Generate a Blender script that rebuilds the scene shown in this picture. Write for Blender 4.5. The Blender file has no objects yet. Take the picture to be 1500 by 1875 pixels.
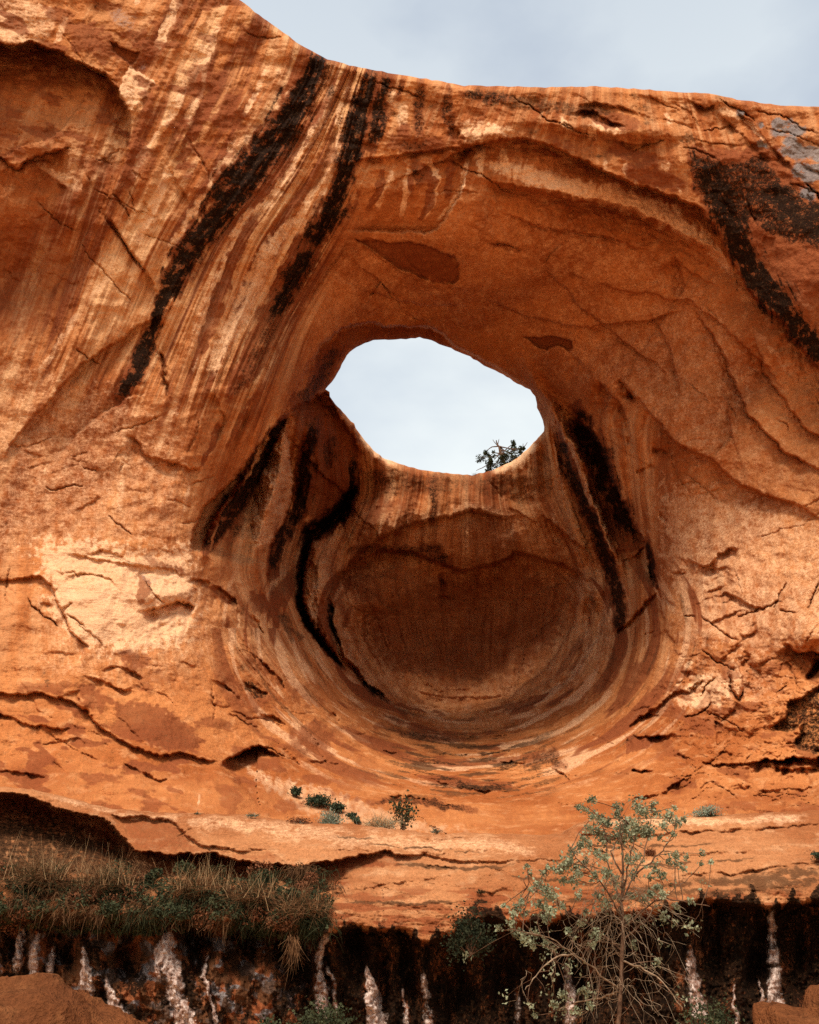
import bpy, math, random
import numpy as np
FINE = 1.7          # spacing of the rock mesh, in picture units of 1/1500 of the frame width
# ------------------------------------------------------------------ camera, world, sun
W0, H0, F = 1500.0, 1875.0, 1624.0
PITCH = math.radians(25.0)
CAM = np.array([0.0, 0.0, 1.6])
scene = bpy.context.scene
cd = bpy.data.cameras.new("camera"); cam = bpy.data.objects.new("camera", cd)
scene.collection.objects.link(cam); scene.camera = cam
cam.location = CAM; cam.rotation_euler = (math.pi/2 + PITCH, 0, 0)
cd.sensor_fit = 'VERTICAL'; cd.sensor_height = 24; cd.lens = 24*F/H0
cd.clip_end = 3000; cd.clip_start = 0.1

SUN_EL, SUN_AZ = math.radians(57), math.radians(197)      # azimuth from +Y, clockwise: behind the camera, to the left
scene.world = bpy.data.worlds.new("World"); wd = scene.world; wd.use_nodes = True
nt = wd.node_tree; nt.nodes.clear(); N = nt.nodes.new; LK = nt.links.new
wo = N('ShaderNodeOutputWorld'); bg = N('ShaderNodeBackground'); bg.inputs['Strength'].default_value = 0.13
sky = N('ShaderNodeTexSky'); sky.sky_type = 'NISHITA'; sky.sun_disc = False
sky.sun_elevation = SUN_EL; sky.sun_rotation = SUN_AZ; sky.dust_density = 2.0
tc = N('ShaderNodeTexCoord'); mp = N('ShaderNodeMapping'); mp.inputs['Scale'].default_value = (1.6, 1.6, 3.0)
mp.inputs['Location'].default_value = (0.3, 0.1, 0.65)
cn = N('ShaderNodeTexNoise'); cn.inputs['Scale'].default_value = 1.5; cn.inputs['Detail'].default_value = 6; cn.inputs['Roughness'].default_value = 0.48
cr = N('ShaderNodeValToRGB'); cr.color_ramp.elements[0].position = .40; cr.color_ramp.elements[0].color = (.50,.50,.50,1)
cr.color_ramp.elements[1].position = .60; cr.color_ramp.elements[1].color = (.86,.86,.86,1)
sx = N('ShaderNodeSeparateXYZ'); LK(tc.outputs['Generated'], sx.inputs[0]); hz = N('ShaderNodeMapRange'); hz.inputs[1].default_value = .82; hz.inputs[2].default_value = .45; hz.inputs[3].default_value = -.22; hz.inputs[4].default_value = .22; LK(sx.outputs[2], hz.inputs[0])
ad = N('ShaderNodeMath'); ad.operation = 'ADD'; ad.use_clamp = True
mx = N('ShaderNodeMix'); mx.data_type = 'RGBA'; mx.inputs['B'].default_value = (4.95, 5.3, 5.35, 1)
LK(tc.outputs['Generated'], mp.inputs[0]); LK(mp.outputs[0], cn.inputs['Vector']); LK(cn.outputs['Fac'], cr.inputs[0])
LK(cr.outputs[0], ad.inputs[0]); LK(hz.outputs[0], ad.inputs[1]); LK(ad.outputs[0], mx.inputs['Factor']); LK(sky.outputs[0], mx.inputs['A']); LK(mx.outputs['Result'], bg.inputs[0]); LK(bg.outputs[0], wo.inputs[0])
sl = bpy.data.lights.new("sun", 'SUN'); sun = bpy.data.objects.new("sun", sl); scene.collection.objects.link(sun)
sl.energy = 3.4; sl.angle = math.radians(22); sl.color = (1.0, .93, .84)
from mathutils import Vector
sdir = Vector((math.sin(SUN_AZ)*math.cos(SUN_EL), math.cos(SUN_AZ)*math.cos(SUN_EL), math.sin(SUN_EL)))
sun.rotation_euler = sdir.to_track_quat('Z', 'Y').to_euler(); sun.location = (0, -20, 60)
scene.view_settings.view_transform = 'Standard'; scene.view_settings.look = 'None'
scene.view_settings.exposure = 0.5; scene.view_settings.gamma = 1.0
scene.render.engine = 'CYCLES'; scene.cycles.use_denoising = False; scene.cycles.max_bounces = 9; scene.cycles.diffuse_bounces = 7

# ------------------------------------------------------------------ helpers
def tag(o, label=None, cat=None, group=None, kind=None):
    if label: o["label"] = label
    if cat: o["category"] = cat
    if group: o["group"] = group
    if kind: o["kind"] = kind
    return o
def link(o, parent=None):
    scene.collection.objects.link(o)
    if parent is not None: o.parent = parent
    return o
def empty(name, loc):
    o = bpy.data.objects.new(name, None); o.location = loc; return link(o)
def np_mesh(name, co, faces, mat, parent=None, smooth=True, attrs=None):
    """faces: (n,3) or (n,4) int array, or a list of such arrays"""
    fl = faces if isinstance(faces, list) else [faces]
    fl = [f for f in fl if len(f)]
    me = bpy.data.meshes.new(name)
    me.vertices.add(len(co)); me.vertices.foreach_set('co', np.ascontiguousarray(co, np.float32).ravel())
    lv = np.concatenate([f.ravel() for f in fl]).astype(np.int32)
    tot = np.concatenate([np.full(len(f), f.shape[1]) for f in fl])
    me.loops.add(len(lv)); me.loops.foreach_set('vertex_index', lv)
    me.polygons.add(len(tot)); me.polygons.foreach_set('loop_start', (np.cumsum(tot)-tot).astype(np.int32))
    me.polygons.foreach_set('use_smooth', np.full(len(tot), smooth))
    me.update(calc_edges=True)
    for k, a in (attrs or {}).items():
        at = me.attributes.new(k, 'FLOAT_VECTOR', 'POINT'); at.data.foreach_set('vector', np.ascontiguousarray(a, np.float32).ravel())
    me.materials.append(mat)
    return link(bpy.data.objects.new(name, me), parent)
def ray(u, v):
    x = (np.asarray(u, float)-W0/2)/F; y = (H0/2-np.asarray(v, float))/F
    c, s = math.cos(PITCH), math.sin(PITCH)
    return x, c - y*s, s + y*c
def at(u, v, Y):
    """point on the line of sight of (u,v) at horizontal distance Y"""
    x, y, z = ray(u, v); t = np.asarray(Y, float)/y
    return np.stack([CAM[0]+x*t, CAM[1]+y*t, CAM[2]+z*t], -1)

def _h(ix, iy, seed):
    n = (ix*374761393 + iy*668265263 + seed*1442695041) & 0xffffffff
    n = ((n ^ (n >> 13))*1274126177) & 0xffffffff
    return (n ^ (n >> 16)) & 0xffffffff
def gnoise(x, y, seed=0):
    xi = np.floor(x).astype(np.int64); yi = np.floor(y).astype(np.int64); fx = x-xi; fy = y-yi
    sx = fx*fx*fx*(fx*(fx*6-15)+10); sy = fy*fy*fy*(fy*(fy*6-15)+10)
    def g(dx, dy):
        a = _h(xi+dx, yi+dy, seed).astype(np.float64)*(2*math.pi/4294967296.0)
        return np.cos(a)*(fx-dx)+np.sin(a)*(fy-dy)
    a = g(0,0); b = g(1,0); c = g(0,1); d = g(1,1)
    top = a+(b-a)*sx; bot = c+(d-c)*sx
    return (top+(bot-top)*sy)*1.5
def fbm(x, y, oct=4, seed=0, gain=.5, lac=2.03):
    s = 0; a = 1; t = 0
    for o in range(oct):
        s = s + a*gnoise(x, y, seed+o*17); t += a; a *= gain; x = x*lac+11.3; y = y*lac-7.1
    return s/t*1.4
def sstep(a, b, x):
    t = np.clip((x-a)/(b-a), 0, 1); return t*t*(3-2*t)
def poly_dist(px, py, pts, closed=False):
    """distance, signed side and parameter of nearest point on the polyline"""
    P = np.asarray(pts, float)[:, :2]
    if closed: P = np.vstack([P, P[:1]])
    best = np.full(px.shape, 1e18); side = np.zeros(px.shape); par = np.zeros(px.shape); nx = np.zeros(px.shape); ny = np.zeros(px.shape)
    for i in range(len(P)-1):
        ax, ay = P[i]; dx, dy = P[i+1]-P[i]; L2 = dx*dx+dy*dy
        if L2 == 0: continue
        t = np.clip(((px-ax)*dx+(py-ay)*dy)/L2, 0, 1)
        qx = ax+t*dx; qy = ay+t*dy
        d2 = (px-qx)**2+(py-qy)**2; m = d2 < best
        best = np.where(m, d2, best); side = np.where(m, dx*(py-ay)-dy*(px-ax), side)
        par = np.where(m, i+t, par); nx = np.where(m, qx, nx); ny = np.where(m, qy, ny)
    return np.sqrt(best), np.sign(side), par, nx, ny
def in_poly(px, py, pts):
    P = np.asarray(pts, float); ins = np.zeros(px.shape, bool); j = len(P)-1
    for i in range(len(P)):
        xi, yi = P[i]; xj, yj = P[j]
        if yi != yj:
            ins ^= ((yi > py) != (yj > py)) & (px < (xj-xi)*(py-yi)/(yj-yi)+xi)
        j = i
    return ins
def refine(pts, step, jit, rng, closed=False):
    """subdivide a polyline and roughen it"""
    P = np.asarray(pts, float); n = len(P); out = []
    for i in range(n if closed else n-1):
        a = P[i]; b = P[(i+1) % n]; L = np.hypot(*(b-a)[:2]); k = max(1, int(L/step))
        if L > 400: k = 1
        for q in range(k):
            p = a+(b-a)*q/k
            if q or i: p = p+np.array([rng.uniform(-jit, jit), rng.uniform(-jit, jit)])
            out.append(p)
    if not closed: out.append(P[-1])
    return np.array(out)

class Sheet:
    """A rock face: a grid of points (u,v) carrying a depth and paint masks, sculpted stroke by stroke."""
    def __init__(s, us, vs):
        s.us, s.vs = us, vs
        s.U, s.V = np.meshgrid(us, vs)
        s.shape = s.U.shape; s.m = {}
    def warp(s, seed=5):
        U, V = s.U, s.V
        s.WU = U + 5*fbm(U/38, V/38, 3, seed) + 2.2*fbm(U/9, V/9, 2, seed+3)
        s.WV = V + 5*fbm(U/38, V/38, 3, seed+7) + 2.2*fbm(U/9, V/9, 2, seed+9)
    def base(s, ctrl, g=12):
        c = np.array(ctrl, float); X = c[:, :2]/300; n = len(c)
        def ph(r2): return np.where(r2 > 0, .5*r2*np.log(np.maximum(r2, 1e-12)), 0)
        d2 = ((X[:, None]-X[None])**2).sum(-1); A = np.zeros((n+3, n+3)); A[:n, :n] = ph(d2)+np.eye(n)*.004
        A[:n, n] = 1; A[:n, n+1:] = X; A[n, :n] = 1; A[n+1:, :n] = X.T
        w = np.linalg.solve(A, np.r_[c[:, 2], 0, 0, 0])
        gu = np.unique(np.r_[np.arange(s.us[0], s.us[-1]+g, g)]); gv = np.arange(s.vs[0], s.vs[-1]+g, g)
        GU, GV = np.meshgrid(gu/300, gv/300); Z = w[n]+w[n+1]*GU+w[n+2]*GV
        for i in range(n): Z = Z+w[i]*ph((GU-X[i,0])**2+(GV-X[i,1])**2)
        fu = np.clip((s.U-gu[0])/g, 0, len(gu)-1.001); fv = np.clip((s.V-gv[0])/g, 0, len(gv)-1.001)
        iu = fu.astype(int); iv = fv.astype(int); a = fu-iu; b = fv-iv
        s.D = (Z[iv, iu]*(1-a)+Z[iv, iu+1]*a)*(1-b)+(Z[iv+1, iu]*(1-a)+Z[iv+1, iu+1]*a)*b
        s.dz = np.zeros(s.shape); s.qs = 1.0; s.small = .75
    def win(s, pts, pad):
        P = np.asarray(pts, float); lo = P[:, :2].min(0)-pad-14; hi = P[:, :2].max(0)+pad+14
        i0, i1 = np.searchsorted(s.us, (lo[0], hi[0])); j0, j1 = np.searchsorted(s.vs, (lo[1], hi[1]))
        return slice(max(j0-1, 0), j1+1), slice(max(i0-1, 0), i1+1)
    def step(s, pts, amp, L=40, w=2.5, ends=True, lip=.0, wl=None):
        """the rock on the right of the line of travel lies deeper, and recovers over L"""
        sl = s.win(pts, 3.2*L); x, y = s.WU[sl], s.WV[sl]
        if x.size == 0: return
        d, sg, par, _, _ = poly_dist(x, y, pts); sd = d*np.where(sg == 0, 1, sg)
        n = len(pts)-1; A = np.interp(par, np.linspace(0, n, len(amp)), amp) if np.ndim(amp) else amp
        if L <= 30: A = A*np.clip(1+1.1*fbm(s.U[sl]/34, s.V[sl]/34, 3, 66), .15, 2.2)
        e = 1.0
        if ends:
            e = sstep(0, min(.8, n*.3), par)*sstep(0, min(.8, n*.3), n-par)
            e = e*np.where((par <= 0)|(par >= n), np.exp(-(d/8)**2), 1)
        f = sstep(-w, w, sd)*np.exp(-np.maximum(sd, 0)/L)
        k = np.clip(s.D[sl]/24, .6, 2.2)*(s.small if L <= 50 else 1)
        s.dz[sl] += k*(A*e*f + (.30*np.abs(A)*e*np.exp(-(sd/1.6)**2) if L <= 60 else 0) - lip*e*np.exp(-((sd+w*2)/(w*3))**2))
    def groove(s, pts, depth, w=3, ends=True):
        wmax = np.max([p[2] if len(p) > 2 else w for p in pts]); sl = s.win(pts, 3*wmax); x, y = s.WU[sl], s.WV[sl]
        if x.size == 0: return
        d, _, par, _, _ = poly_dist(x, y, pts); n = len(pts)-1
        ww = np.interp(par, np.arange(n+1), [p[2] if len(p) > 2 else w for p in pts])
        e = sstep(0, .5, par)*sstep(0, .5, n-par)+.15 if ends else 1
        s.dz[sl] += np.clip(s.D[sl]/24, .6, 2.2)*depth*e*np.exp(-(d/ww)**2)
    def bulge(s, u, v, ru, rv, amp, ang=0):
        R = 2.4*max(ru, rv); sl = s.win([(u-R, v-R), (u+R, v+R)], 0); a = math.radians(ang)
        x = s.WU[sl]-u; y = s.WV[sl]-v; X = x*math.cos(a)+y*math.sin(a); Y = -x*math.sin(a)+y*math.cos(a)
        s.dz[sl] -= np.clip(s.D[sl]/24, .6, 2.2)*amp*np.exp(-(X/ru)**2-(Y/rv)**2)
    def mask(s, k):
        if k not in s.m: s.m[k] = np.zeros(s.shape)
        return s.m[k]
    def put(s, k, sl, a, add=False):
        M = s.mask(k); M[sl] = M[sl]+a if add else np.maximum(M[sl], a)
    def stroke(s, k, pts, val=1, w=8, edge=.5, ends=True):
        ws = [p[2] if len(p) > 2 else w for p in pts]; sl = s.win(pts, 1.6*max(ws)+4); x, y = s.WU[sl], s.WV[sl]
        if x.size == 0: return
        d, _, par, _, _ = poly_dist(x, y, pts); n = len(pts)-1; ww = np.interp(par, np.arange(n+1), ws)
        q = s.q[sl]*s.qs; ww = np.maximum(ww*(1+.45*fbm(s.U[sl]/16, s.V[sl]/30, 3, 77)+.35*fbm(q*12, s.V[sl]/60, 2, 78)), .6)
        a = val*(1-sstep(1-edge, 1+edge, d/ww))*(1-.6*sstep(.05, .55, fbm(q*8, s.V[sl]/16, 4, 79)))
        if ends: a = a*(sstep(0, .35, par)*.75+.25)*(sstep(0, .35, n-par)*.75+.25)
        s.put(k, sl, a)
        if k == 'varnish_shade': s.put('rust_shade', sl, .75*val*(1-sstep(.7, 1.9, d/ww))); s.put('dirt_shade', sl, .42*val*(1-sstep(.6, 1.7, d/ww))); s.put(k, sl, .75*val*(1-sstep(1.0, 2.1, d/ww))*sstep(.12, .4, fbm(q*24, s.V[sl]/150, 3, 83)))
    def poly(s, k, pts, val=1, f=4, depth=0, add=False):
        sl = s.win(pts, 2*f+4); x, y = s.WU[sl], s.WV[sl]
        if x.size == 0: return
        d, _, _, _, _ = poly_dist(x, y, pts, True); sd = np.where(in_poly(x, y, pts), d, -d)
        a = sstep(-f, f, sd+f*1.2*fbm(s.U[sl]/11, s.V[sl]/11, 3, 81))*(1-.4*sstep(.15, .6, fbm(s.U[sl]/9, s.V[sl]/12, 3, 82)))
        if val: s.put(k, sl, val*a, add)
        if depth: s.dz[sl] += depth*sstep(-2, 3, sd)
    def erase(s, pts, keys=('varnish_shade', 'rust_shade', 'dirt_shade'), f=4, w=None):
        sl = s.win(pts, 3*f+(w or 0)+4); x, y = s.WU[sl], s.WV[sl]
        if w: a = 1-sstep(w-f, w+f, poly_dist(x, y, pts)[0])
        else:
            d = poly_dist(x, y, pts, True)[0]; a = sstep(-f, f, np.where(in_poly(x, y, pts), d, -d))
        for k in keys: s.mask(k)[sl] *= 1-.92*a
    def flow(s, guides, vs, sm=70):
        g = np.array(guides, float); fine = np.arange(s.vs[0]-100, s.vs[-1]+100, 4.0); k = int(sm/4); ker = np.hanning(2*k+1); ker /= ker.sum()
        G = []
        for row in g:
            c = np.interp(fine, vs, row); c = np.convolve(np.pad(c, k, mode='edge'), ker, mode='valid'); G.append(c)
        G = np.array(G); q = np.empty(s.shape); base = np.arange(len(g), dtype=float)
        for j, v in enumerate(s.vs):
            col = np.array([np.interp(v, fine, c) for c in G]); col = np.maximum.accumulate(col+np.arange(len(col))*1e-3)
            q[j] = np.interp(s.us, col, base)+np.minimum(0, (s.us-col[0])/150)+np.maximum(0, (s.us-col[-1])/150)
        s.q = q
# ------------------------------------------------------------------ materials
class NG:
    def __init__(s, name):
        s.mat = bpy.data.materials.new(name); s.mat.use_nodes = True; s.t = s.mat.node_tree; s.t.nodes.clear()
        s.out = s.t.nodes.new('ShaderNodeOutputMaterial'); s.b = s.t.nodes.new('ShaderNodeBsdfPrincipled'); s.t.links.new(s.b.outputs[0], s.out.inputs[0])
    def n(s, ty, **kw):
        x = s.t.nodes.new(ty)
        for k, v in kw.items(): setattr(x, k, v)
        return x
    def l(s, a, b): s.t.links.new(a, b)
    def val(s, sock, v):
        if isinstance(v, bpy.types.NodeSocket): s.l(v, sock)
        else: sock.default_value = v
    def math(s, op, a, b=0.0, clamp=False):
        x = s.n('ShaderNodeMath', operation=op, use_clamp=clamp); s.val(x.inputs[0], a); s.val(x.inputs[1], b); return x.outputs[0]
    def noise(s, vec, scale, detail=4, rough=.55, dist=0):
        x = s.n('ShaderNodeTexNoise'); s.l(vec, x.inputs['Vector']); x.inputs['Scale'].default_value = scale
        x.inputs['Detail'].default_value = detail; x.inputs['Roughness'].default_value = rough; x.inputs['Distortion'].default_value = dist; return x.outputs['Fac']
    def mapr(s, x, a, b, c=0, d=1, smooth=True):
        m = s.n('ShaderNodeMapRange'); m.interpolation_type = 'SMOOTHSTEP' if smooth else 'LINEAR'
        s.l(x, m.inputs[0]); m.inputs[1].default_value = a; m.inputs[2].default_value = b; m.inputs[3].default_value = c; m.inputs[4].default_value = d; return m.outputs[0]
    def mix(s, f, a, b, mode='MIX'):
        m = s.n('ShaderNodeMix', data_type='RGBA', blend_type=mode); s.val(m.inputs['Factor'], f)
        for k, v in (('A', a), ('B', b)):
            if isinstance(v, tuple): m.inputs[k].default_value = (*v, 1)
            else: s.l(v, m.inputs[k])
        return m.outputs['Result']
    def vmap(s, vec, sc):
        m = s.n('ShaderNodeMapping'); s.l(vec, m.inputs[0]); m.inputs['Scale'].default_value = sc; return m.outputs[0]

def rock_material(name, base=(.51,.185,.058), deep=(.33,.094,.025), light=(.66,.32,.135), sat_rust=(.185,.046,.016), bump=1.0, attrs=True):
    g = NG(name); tcn = g.n('ShaderNodeTexCoord'); ob = tcn.outputs['Object']
    n1 = g.noise(ob, .35, 5, .55); n2 = g.noise(ob, 2.6, 6, .62); n3 = g.noise(ob, 11, 5, .65); n4 = g.noise(ob, 38, 3, .6)
    col = g.mix(g.mapr(n1, .36, .64), base, deep)
    col = g.mix(g.math('MULTIPLY', g.mapr(n2, .5, .72), .55), col, light)
    lay = g.noise(g.vmap(ob, (.5, .5, 5.0)), 1.6, 5, .6, .4)
    col = g.mix(g.math('MULTIPLY', g.mapr(lay, .48, .66), .35), col, deep)
    if attrs:
        A = g.n('ShaderNodeAttribute', attribute_name='mA'); B = g.n('ShaderNodeAttribute', attribute_name='mB'); Fl = g.n('ShaderNodeAttribute', attribute_name='flow')
        sa = g.n('ShaderNodeSeparateXYZ'); g.l(A.outputs['Vector'], sa.inputs[0]); sb = g.n('ShaderNodeSeparateXYZ'); g.l(B.outputs['Vector'], sb.inputs[0])
        fl = Fl.outputs['Vector']
        st0 = g.noise(g.vmap(fl, (2.3, .16, 0)), 1.0, 3, .5, .1); st1 = g.noise(g.vmap(fl, (6.5, .3, 0)), 1.0, 4, .6, .15); st2 = g.noise(g.vmap(fl, (34, .7, 0)), 1.0, 4, .65, .1)
        sfl = g.n('ShaderNodeSeparateXYZ'); g.l(fl, sfl.inputs[0]); amt = sfl.outputs[2]      # strength of the run-off streaks
        k0 = g.math('MULTIPLY', g.mapr(st0, .5, .62), amt); col = g.mix(g.math('MULTIPLY', k0, .7), col, (.68,.36,.155)); k0 = g.math('MULTIPLY', g.mapr(st0, .48, .38), amt); col = g.mix(g.math('MULTIPLY', k0, .92), col, (.20,.050,.017))
        k1 = g.math('MULTIPLY', g.mapr(st1, .5, .63), amt); col = g.mix(g.math('MULTIPLY', k1, .75), col, (.74,.42,.20))
        k2 = g.math('MULTIPLY', g.mapr(st1, .49, .39), amt); col = g.mix(g.math('MULTIPLY', k2, .92), col, sat_rust)
        k3 = g.math('MULTIPLY', g.mapr(st2, .52, .64), amt); col = g.mix(g.math('MULTIPLY', k3, .18), col, (.75,.42,.20))
        k4 = g.math('MULTIPLY', g.mapr(st2, .47, .36), amt); col = g.mix(g.math('MULTIPLY', k4, .35), col, (.14,.04,.015))
        jit = g.math('MULTIPLY', g.math('SUBTRACT', g.math('ADD', g.math('MULTIPLY', n3, .6), g.math('MULTIPLY', n4, .4)), .5), 1.5)
        def m(sock, lo=.3, hi=.7, j=.8):
            # mask broken up by fine noise
            w = g.math('MULTIPLY', jit, j); env = g.mapr(sock, .02, .25)
            return g.math('MULTIPLY', g.mapr(g.math('ADD', sock, w), lo, hi), env)
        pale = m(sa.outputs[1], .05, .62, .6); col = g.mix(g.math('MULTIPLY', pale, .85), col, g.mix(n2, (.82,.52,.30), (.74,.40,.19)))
        rust_shade = m(sa.outputs[2], .06, .52, .6); col = g.mix(g.math('MULTIPLY', rust_shade, g.mapr(n1, .35, .6, .78, .97)), col, g.mix(n2, sat_rust, (.27,.075,.025)))
        grey = m(sb.outputs[0], .25, .75, .8); col = g.mix(g.math('MULTIPLY', grey, .85), col, g.mix(n3, (.11,.105,.10), (.27,.25,.235)))
        dirt_shade = m(sb.outputs[1], .3, .7, 1.5); col = g.mix(g.math('MULTIPLY', dirt_shade, .85), col, g.mix(n4, (.035,.016,.008), (.13,.055,.022)))
        var = m(sa.outputs[0], .26, .74, 2.4); col = g.mix(g.math('MULTIPLY', var, .97), col, g.mix(g.mapr(n3, .5, .72), (.008,.0045,.0025), (.06,.026,.011)))
        pink = m(sb.outputs[2], .15, .6, .9); col = g.mix(g.math('MULTIPLY', pink, .95), col, g.mix(g.mapr(n3, .4, .65), (.36,.21,.15), (.62,.47,.38)))
    grain = g.math('ADD', g.mapr(n4, .3, .7, .84, 1.16), g.mapr(n3, .3, .7, -.13, .13)); hv = g.n('ShaderNodeHueSaturation'); g.l(col, hv.inputs['Color']); g.l(grain, hv.inputs['Value']); col = hv.outputs[0]
    spk = g.noise(ob, 26, 2, .7); col = g.mix(g.math('MULTIPLY', g.mapr(spk, .62, .74), .35), col, (.12,.035,.014))
    g.l(col, g.b.inputs['Base Color']); g.b.inputs['Roughness'].default_value = .95; g.b.inputs['Specular IOR Level'].default_value = .04
    h = g.math('ADD', g.math('MULTIPLY', n2, .022), g.math('ADD', g.math('MULTIPLY', n3, .045), g.math('MULTIPLY', n4, .03)))
    h = g.math('ADD', h, g.math('MULTIPLY', lay, .05))
    if attrs: h = g.math('ADD', h, g.math('MULTIPLY', g.math('MULTIPLY', st2, amt), .05))
    bp = g.n('ShaderNodeBump'); bp.inputs['Strength'].default_value = .8*bump; bp.inputs['Distance'].default_value = 1.0
    g.l(h, bp.inputs['Height']); g.l(bp.outputs[0], g.b.inputs['Normal'])
    return g.mat
def plain(name, cols, scale=6, rough=.85, trans=0.0, spec=.08):
    g = NG(name); tcn = g.n('ShaderNodeTexCoord'); n = g.noise(tcn.outputs['Object'], scale, 4, .6)
    oi = g.n('ShaderNodeObjectInfo'); f = g.math('ADD', g.mapr(n, .35, .65), g.math('MULTIPLY', g.math('SUBTRACT', oi.outputs['Random'], .5), .3), True)
    c = g.mix(f, cols[0], cols[1]); g.l(c, g.b.inputs['Base Color']); g.b.inputs['Roughness'].default_value = rough; g.b.inputs['Specular IOR Level'].default_value = spec
    if trans:
        t = g.n('ShaderNodeBsdfTranslucent'); g.l(c, t.inputs[0]); ms = g.n('ShaderNodeMixShader'); ms.inputs[0].default_value = trans
        g.l(g.b.outputs[0], ms.inputs[1]); g.l(t.outputs[0], ms.inputs[2]); g.l(ms.outputs[0], g.out.inputs[0])
    return g.mat
M_CLIFF = rock_material("red_sandstone")
M_LEDGE = rock_material("ledge_sandstone", base=(.42,.170,.066), deep=(.29,.095,.032), light=(.58,.31,.15))
M_BOULDER = rock_material("boulder_sandstone", base=(.17,.055,.018), deep=(.08,.025,.010), light=(.26,.10,.035), attrs=False, bump=1.3)
# ------------------------------------------------------------------ the cliff with its alcove and sky hole
rng = random.Random(4)
RIM = [(-900,-500),(-300,-430),(100,-200),(300,-75),(380,-35),(440,0),(475,28),(505,50),(560,88),(600,108),(650,122),(700,131),(760,141),(800,148),(850,157),(920,158),(1000,160),(1100,158),(1150,162),(1200,165),(1300,172),(1350,182),(1420,192),(1500,195),(1620,203),(1900,240),(2400,300)]
HOLE = [(595,714),(607,699),(618,683),(627,666),(635,650),(653,635),(683,622),(726,622),(752,620),(768,618),(790,624),(826,638),(861,653),(886,669),(922,685),(947,702),(970,714),(981,725),(984,746),(994,765),(997,781),(996,790),(976,811),(954,834),(928,850),(899,862),(864,870),(832,868),(797,864),(765,859),(733,850),(701,838),(683,824),(662,800),(648,776),(642,771),(624,749),(613,739),(605,726),(603,717)]
rimp = refine(RIM, 9, 1.1, rng); holep = refine(HOLE, 7, .9, rng, True)
def axis(lo, a, b, hi, fine, grow=1.25):
    mid = list(np.arange(a, b, fine)); l = []; x = a; st = fine
    while x > lo: st *= grow; x -= min(st, 60); l.append(x)
    r = []; x = b; st = fine
    while x < hi: st *= grow; x += min(st, 60); r.append(x)
    return np.array(l[::-1]+mid+r)
S = Sheet(axis(-900, -12, 1512, 2400, FINE), axis(-500, -12, 1545, 1760, FINE))
U, V = S.U, S.V
skypoly = np.vstack([rimp, [[2600, -900], [-1200, -900]]])
sky_in = in_poly(U, V, skypoly); hole_in = in_poly(U, V, holep)
dr, _, _, rx, ry = poly_dist(U, V, rimp); 
sl = S.win(HOLE, 120); dh = np.full(U.shape, 1e3); hx = U.copy(); hy = V.copy(); hside = np.zeros(U.shape)
d, sg, _, nx_, ny_ = poly_dist(U[sl], V[sl], holep, True); dh[sl] = d; hx[sl] = nx_; hy[sl] = ny_
out = sky_in | hole_in
S.U = np.where(sky_in, rx, np.where(hole_in, hx, U)); S.V = np.where(sky_in, ry, np.where(hole_in, hy, V))
U, V = S.U, S.V; dr[sky_in] = 0; dh[hole_in] = 0
S.warp()
nearedge = np.minimum(np.minimum(dr, dh)/14, 1); S.WU = U+(S.WU-U)*nearedge; S.WV = V+(S.WV-V)*nearedge
C = []
def row(v, *p):
    for u, y in p: C.append((u, v, y))
row(-500, (-900,13),(0,17),(700,18),(1500,18),(2400,13))
row(-150, (-900,14),(0,18.5),(400,19.5),(1500,19),(2400,13))
row(0, (200,19.6),(420,20.6),(0,18.8))
row(150, (0,19.2),(300,20.4),(600,21.5),(900,21),(1200,21.3),(1480,20.6),(1800,19),(2400,14))
row(300, (-900,15),(0,20.2),(300,21),(550,22),(750,22.3),(950,21.6),(1250,21.6),(1480,20.6))
row(450, (0,21.4),(300,22.1),(500,23),(660,24.6),(800,24.4),(950,24.2),(1100,24),(1250,23.2),(1380,22),(1480,20.8),(2400,15))
row(550, (0,22),(250,22.7),(450,23.8),(560,25.2),(720,28),(950,28.2),(1130,27),(1300,24.6),(1400,22.6),(1500,21.3))
row(620, (600,28),(700,30.5),(850,31.5),(1000,30.5))
row(700, (-900,15),(0,22.9),(200,23.3),(400,24.1),(520,26),(600,31.5),(980,34),(1080,30.5),(1200,28),(1350,25.4),(1500,22.7),(2400,16))
row(800, (0,23.4),(200,23.8),(400,24.8),(470,26.3),(560,31),(640,36.5),(1000,38),(1060,34.5),(1150,30),(1300,26.8),(1500,23.6))
row(862, (750,40.5),(870,41.5),(950,40.2))
row(900, (0,23.6),(200,24),(360,25),(450,28.5),(560,34),(650,39.5),(850,41),(980,40),(1080,36),(1180,31),(1350,27),(1500,24))
row(1000, (-900,15),(0,23.5),(200,23.8),(350,25),(450,28.5),(540,34),(620,39.5),(750,41.5),(850,41.5),(1000,40.5),(1100,37),(1200,31),(1400,26),(1500,24.3),(2400,16))
row(1100, (0,23),(200,23.2),(350,24.8),(450,28),(540,33.5),(620,40),(700,43.5),(780,45.4),(880,45.8),(980,44.2),(1060,41),(1140,36),(1230,30),(1400,25.7),(1500,24))
row(1200, (0,22.3),(200,22.8),(400,25.3),(500,28.5),(600,34),(680,41),(780,45.2),(880,45.4),(1000,41.5),(1100,35.8),(1230,28.8),(1400,24.8),(1500,23.4))
row(1300, (0,21.5),(200,22),(400,24),(550,28),(680,34),(770,38.8),(850,40.3),(950,38),(1080,33),(1200,28),(1350,24.5),(1500,22.7))
row(1400, (0,20.5),(200,20.8),(400,22.3),(550,25),(700,28.5),(850,30.5),(1000,29),(1150,25.5),(1350,22.8),(1500,21.3))
row(1500, (-900,14),(0,18.8),(400,19.5),(700,21.5),(850,22),(1000,21.6),(1200,20.3),(1500,19),(2400,14))
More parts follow.
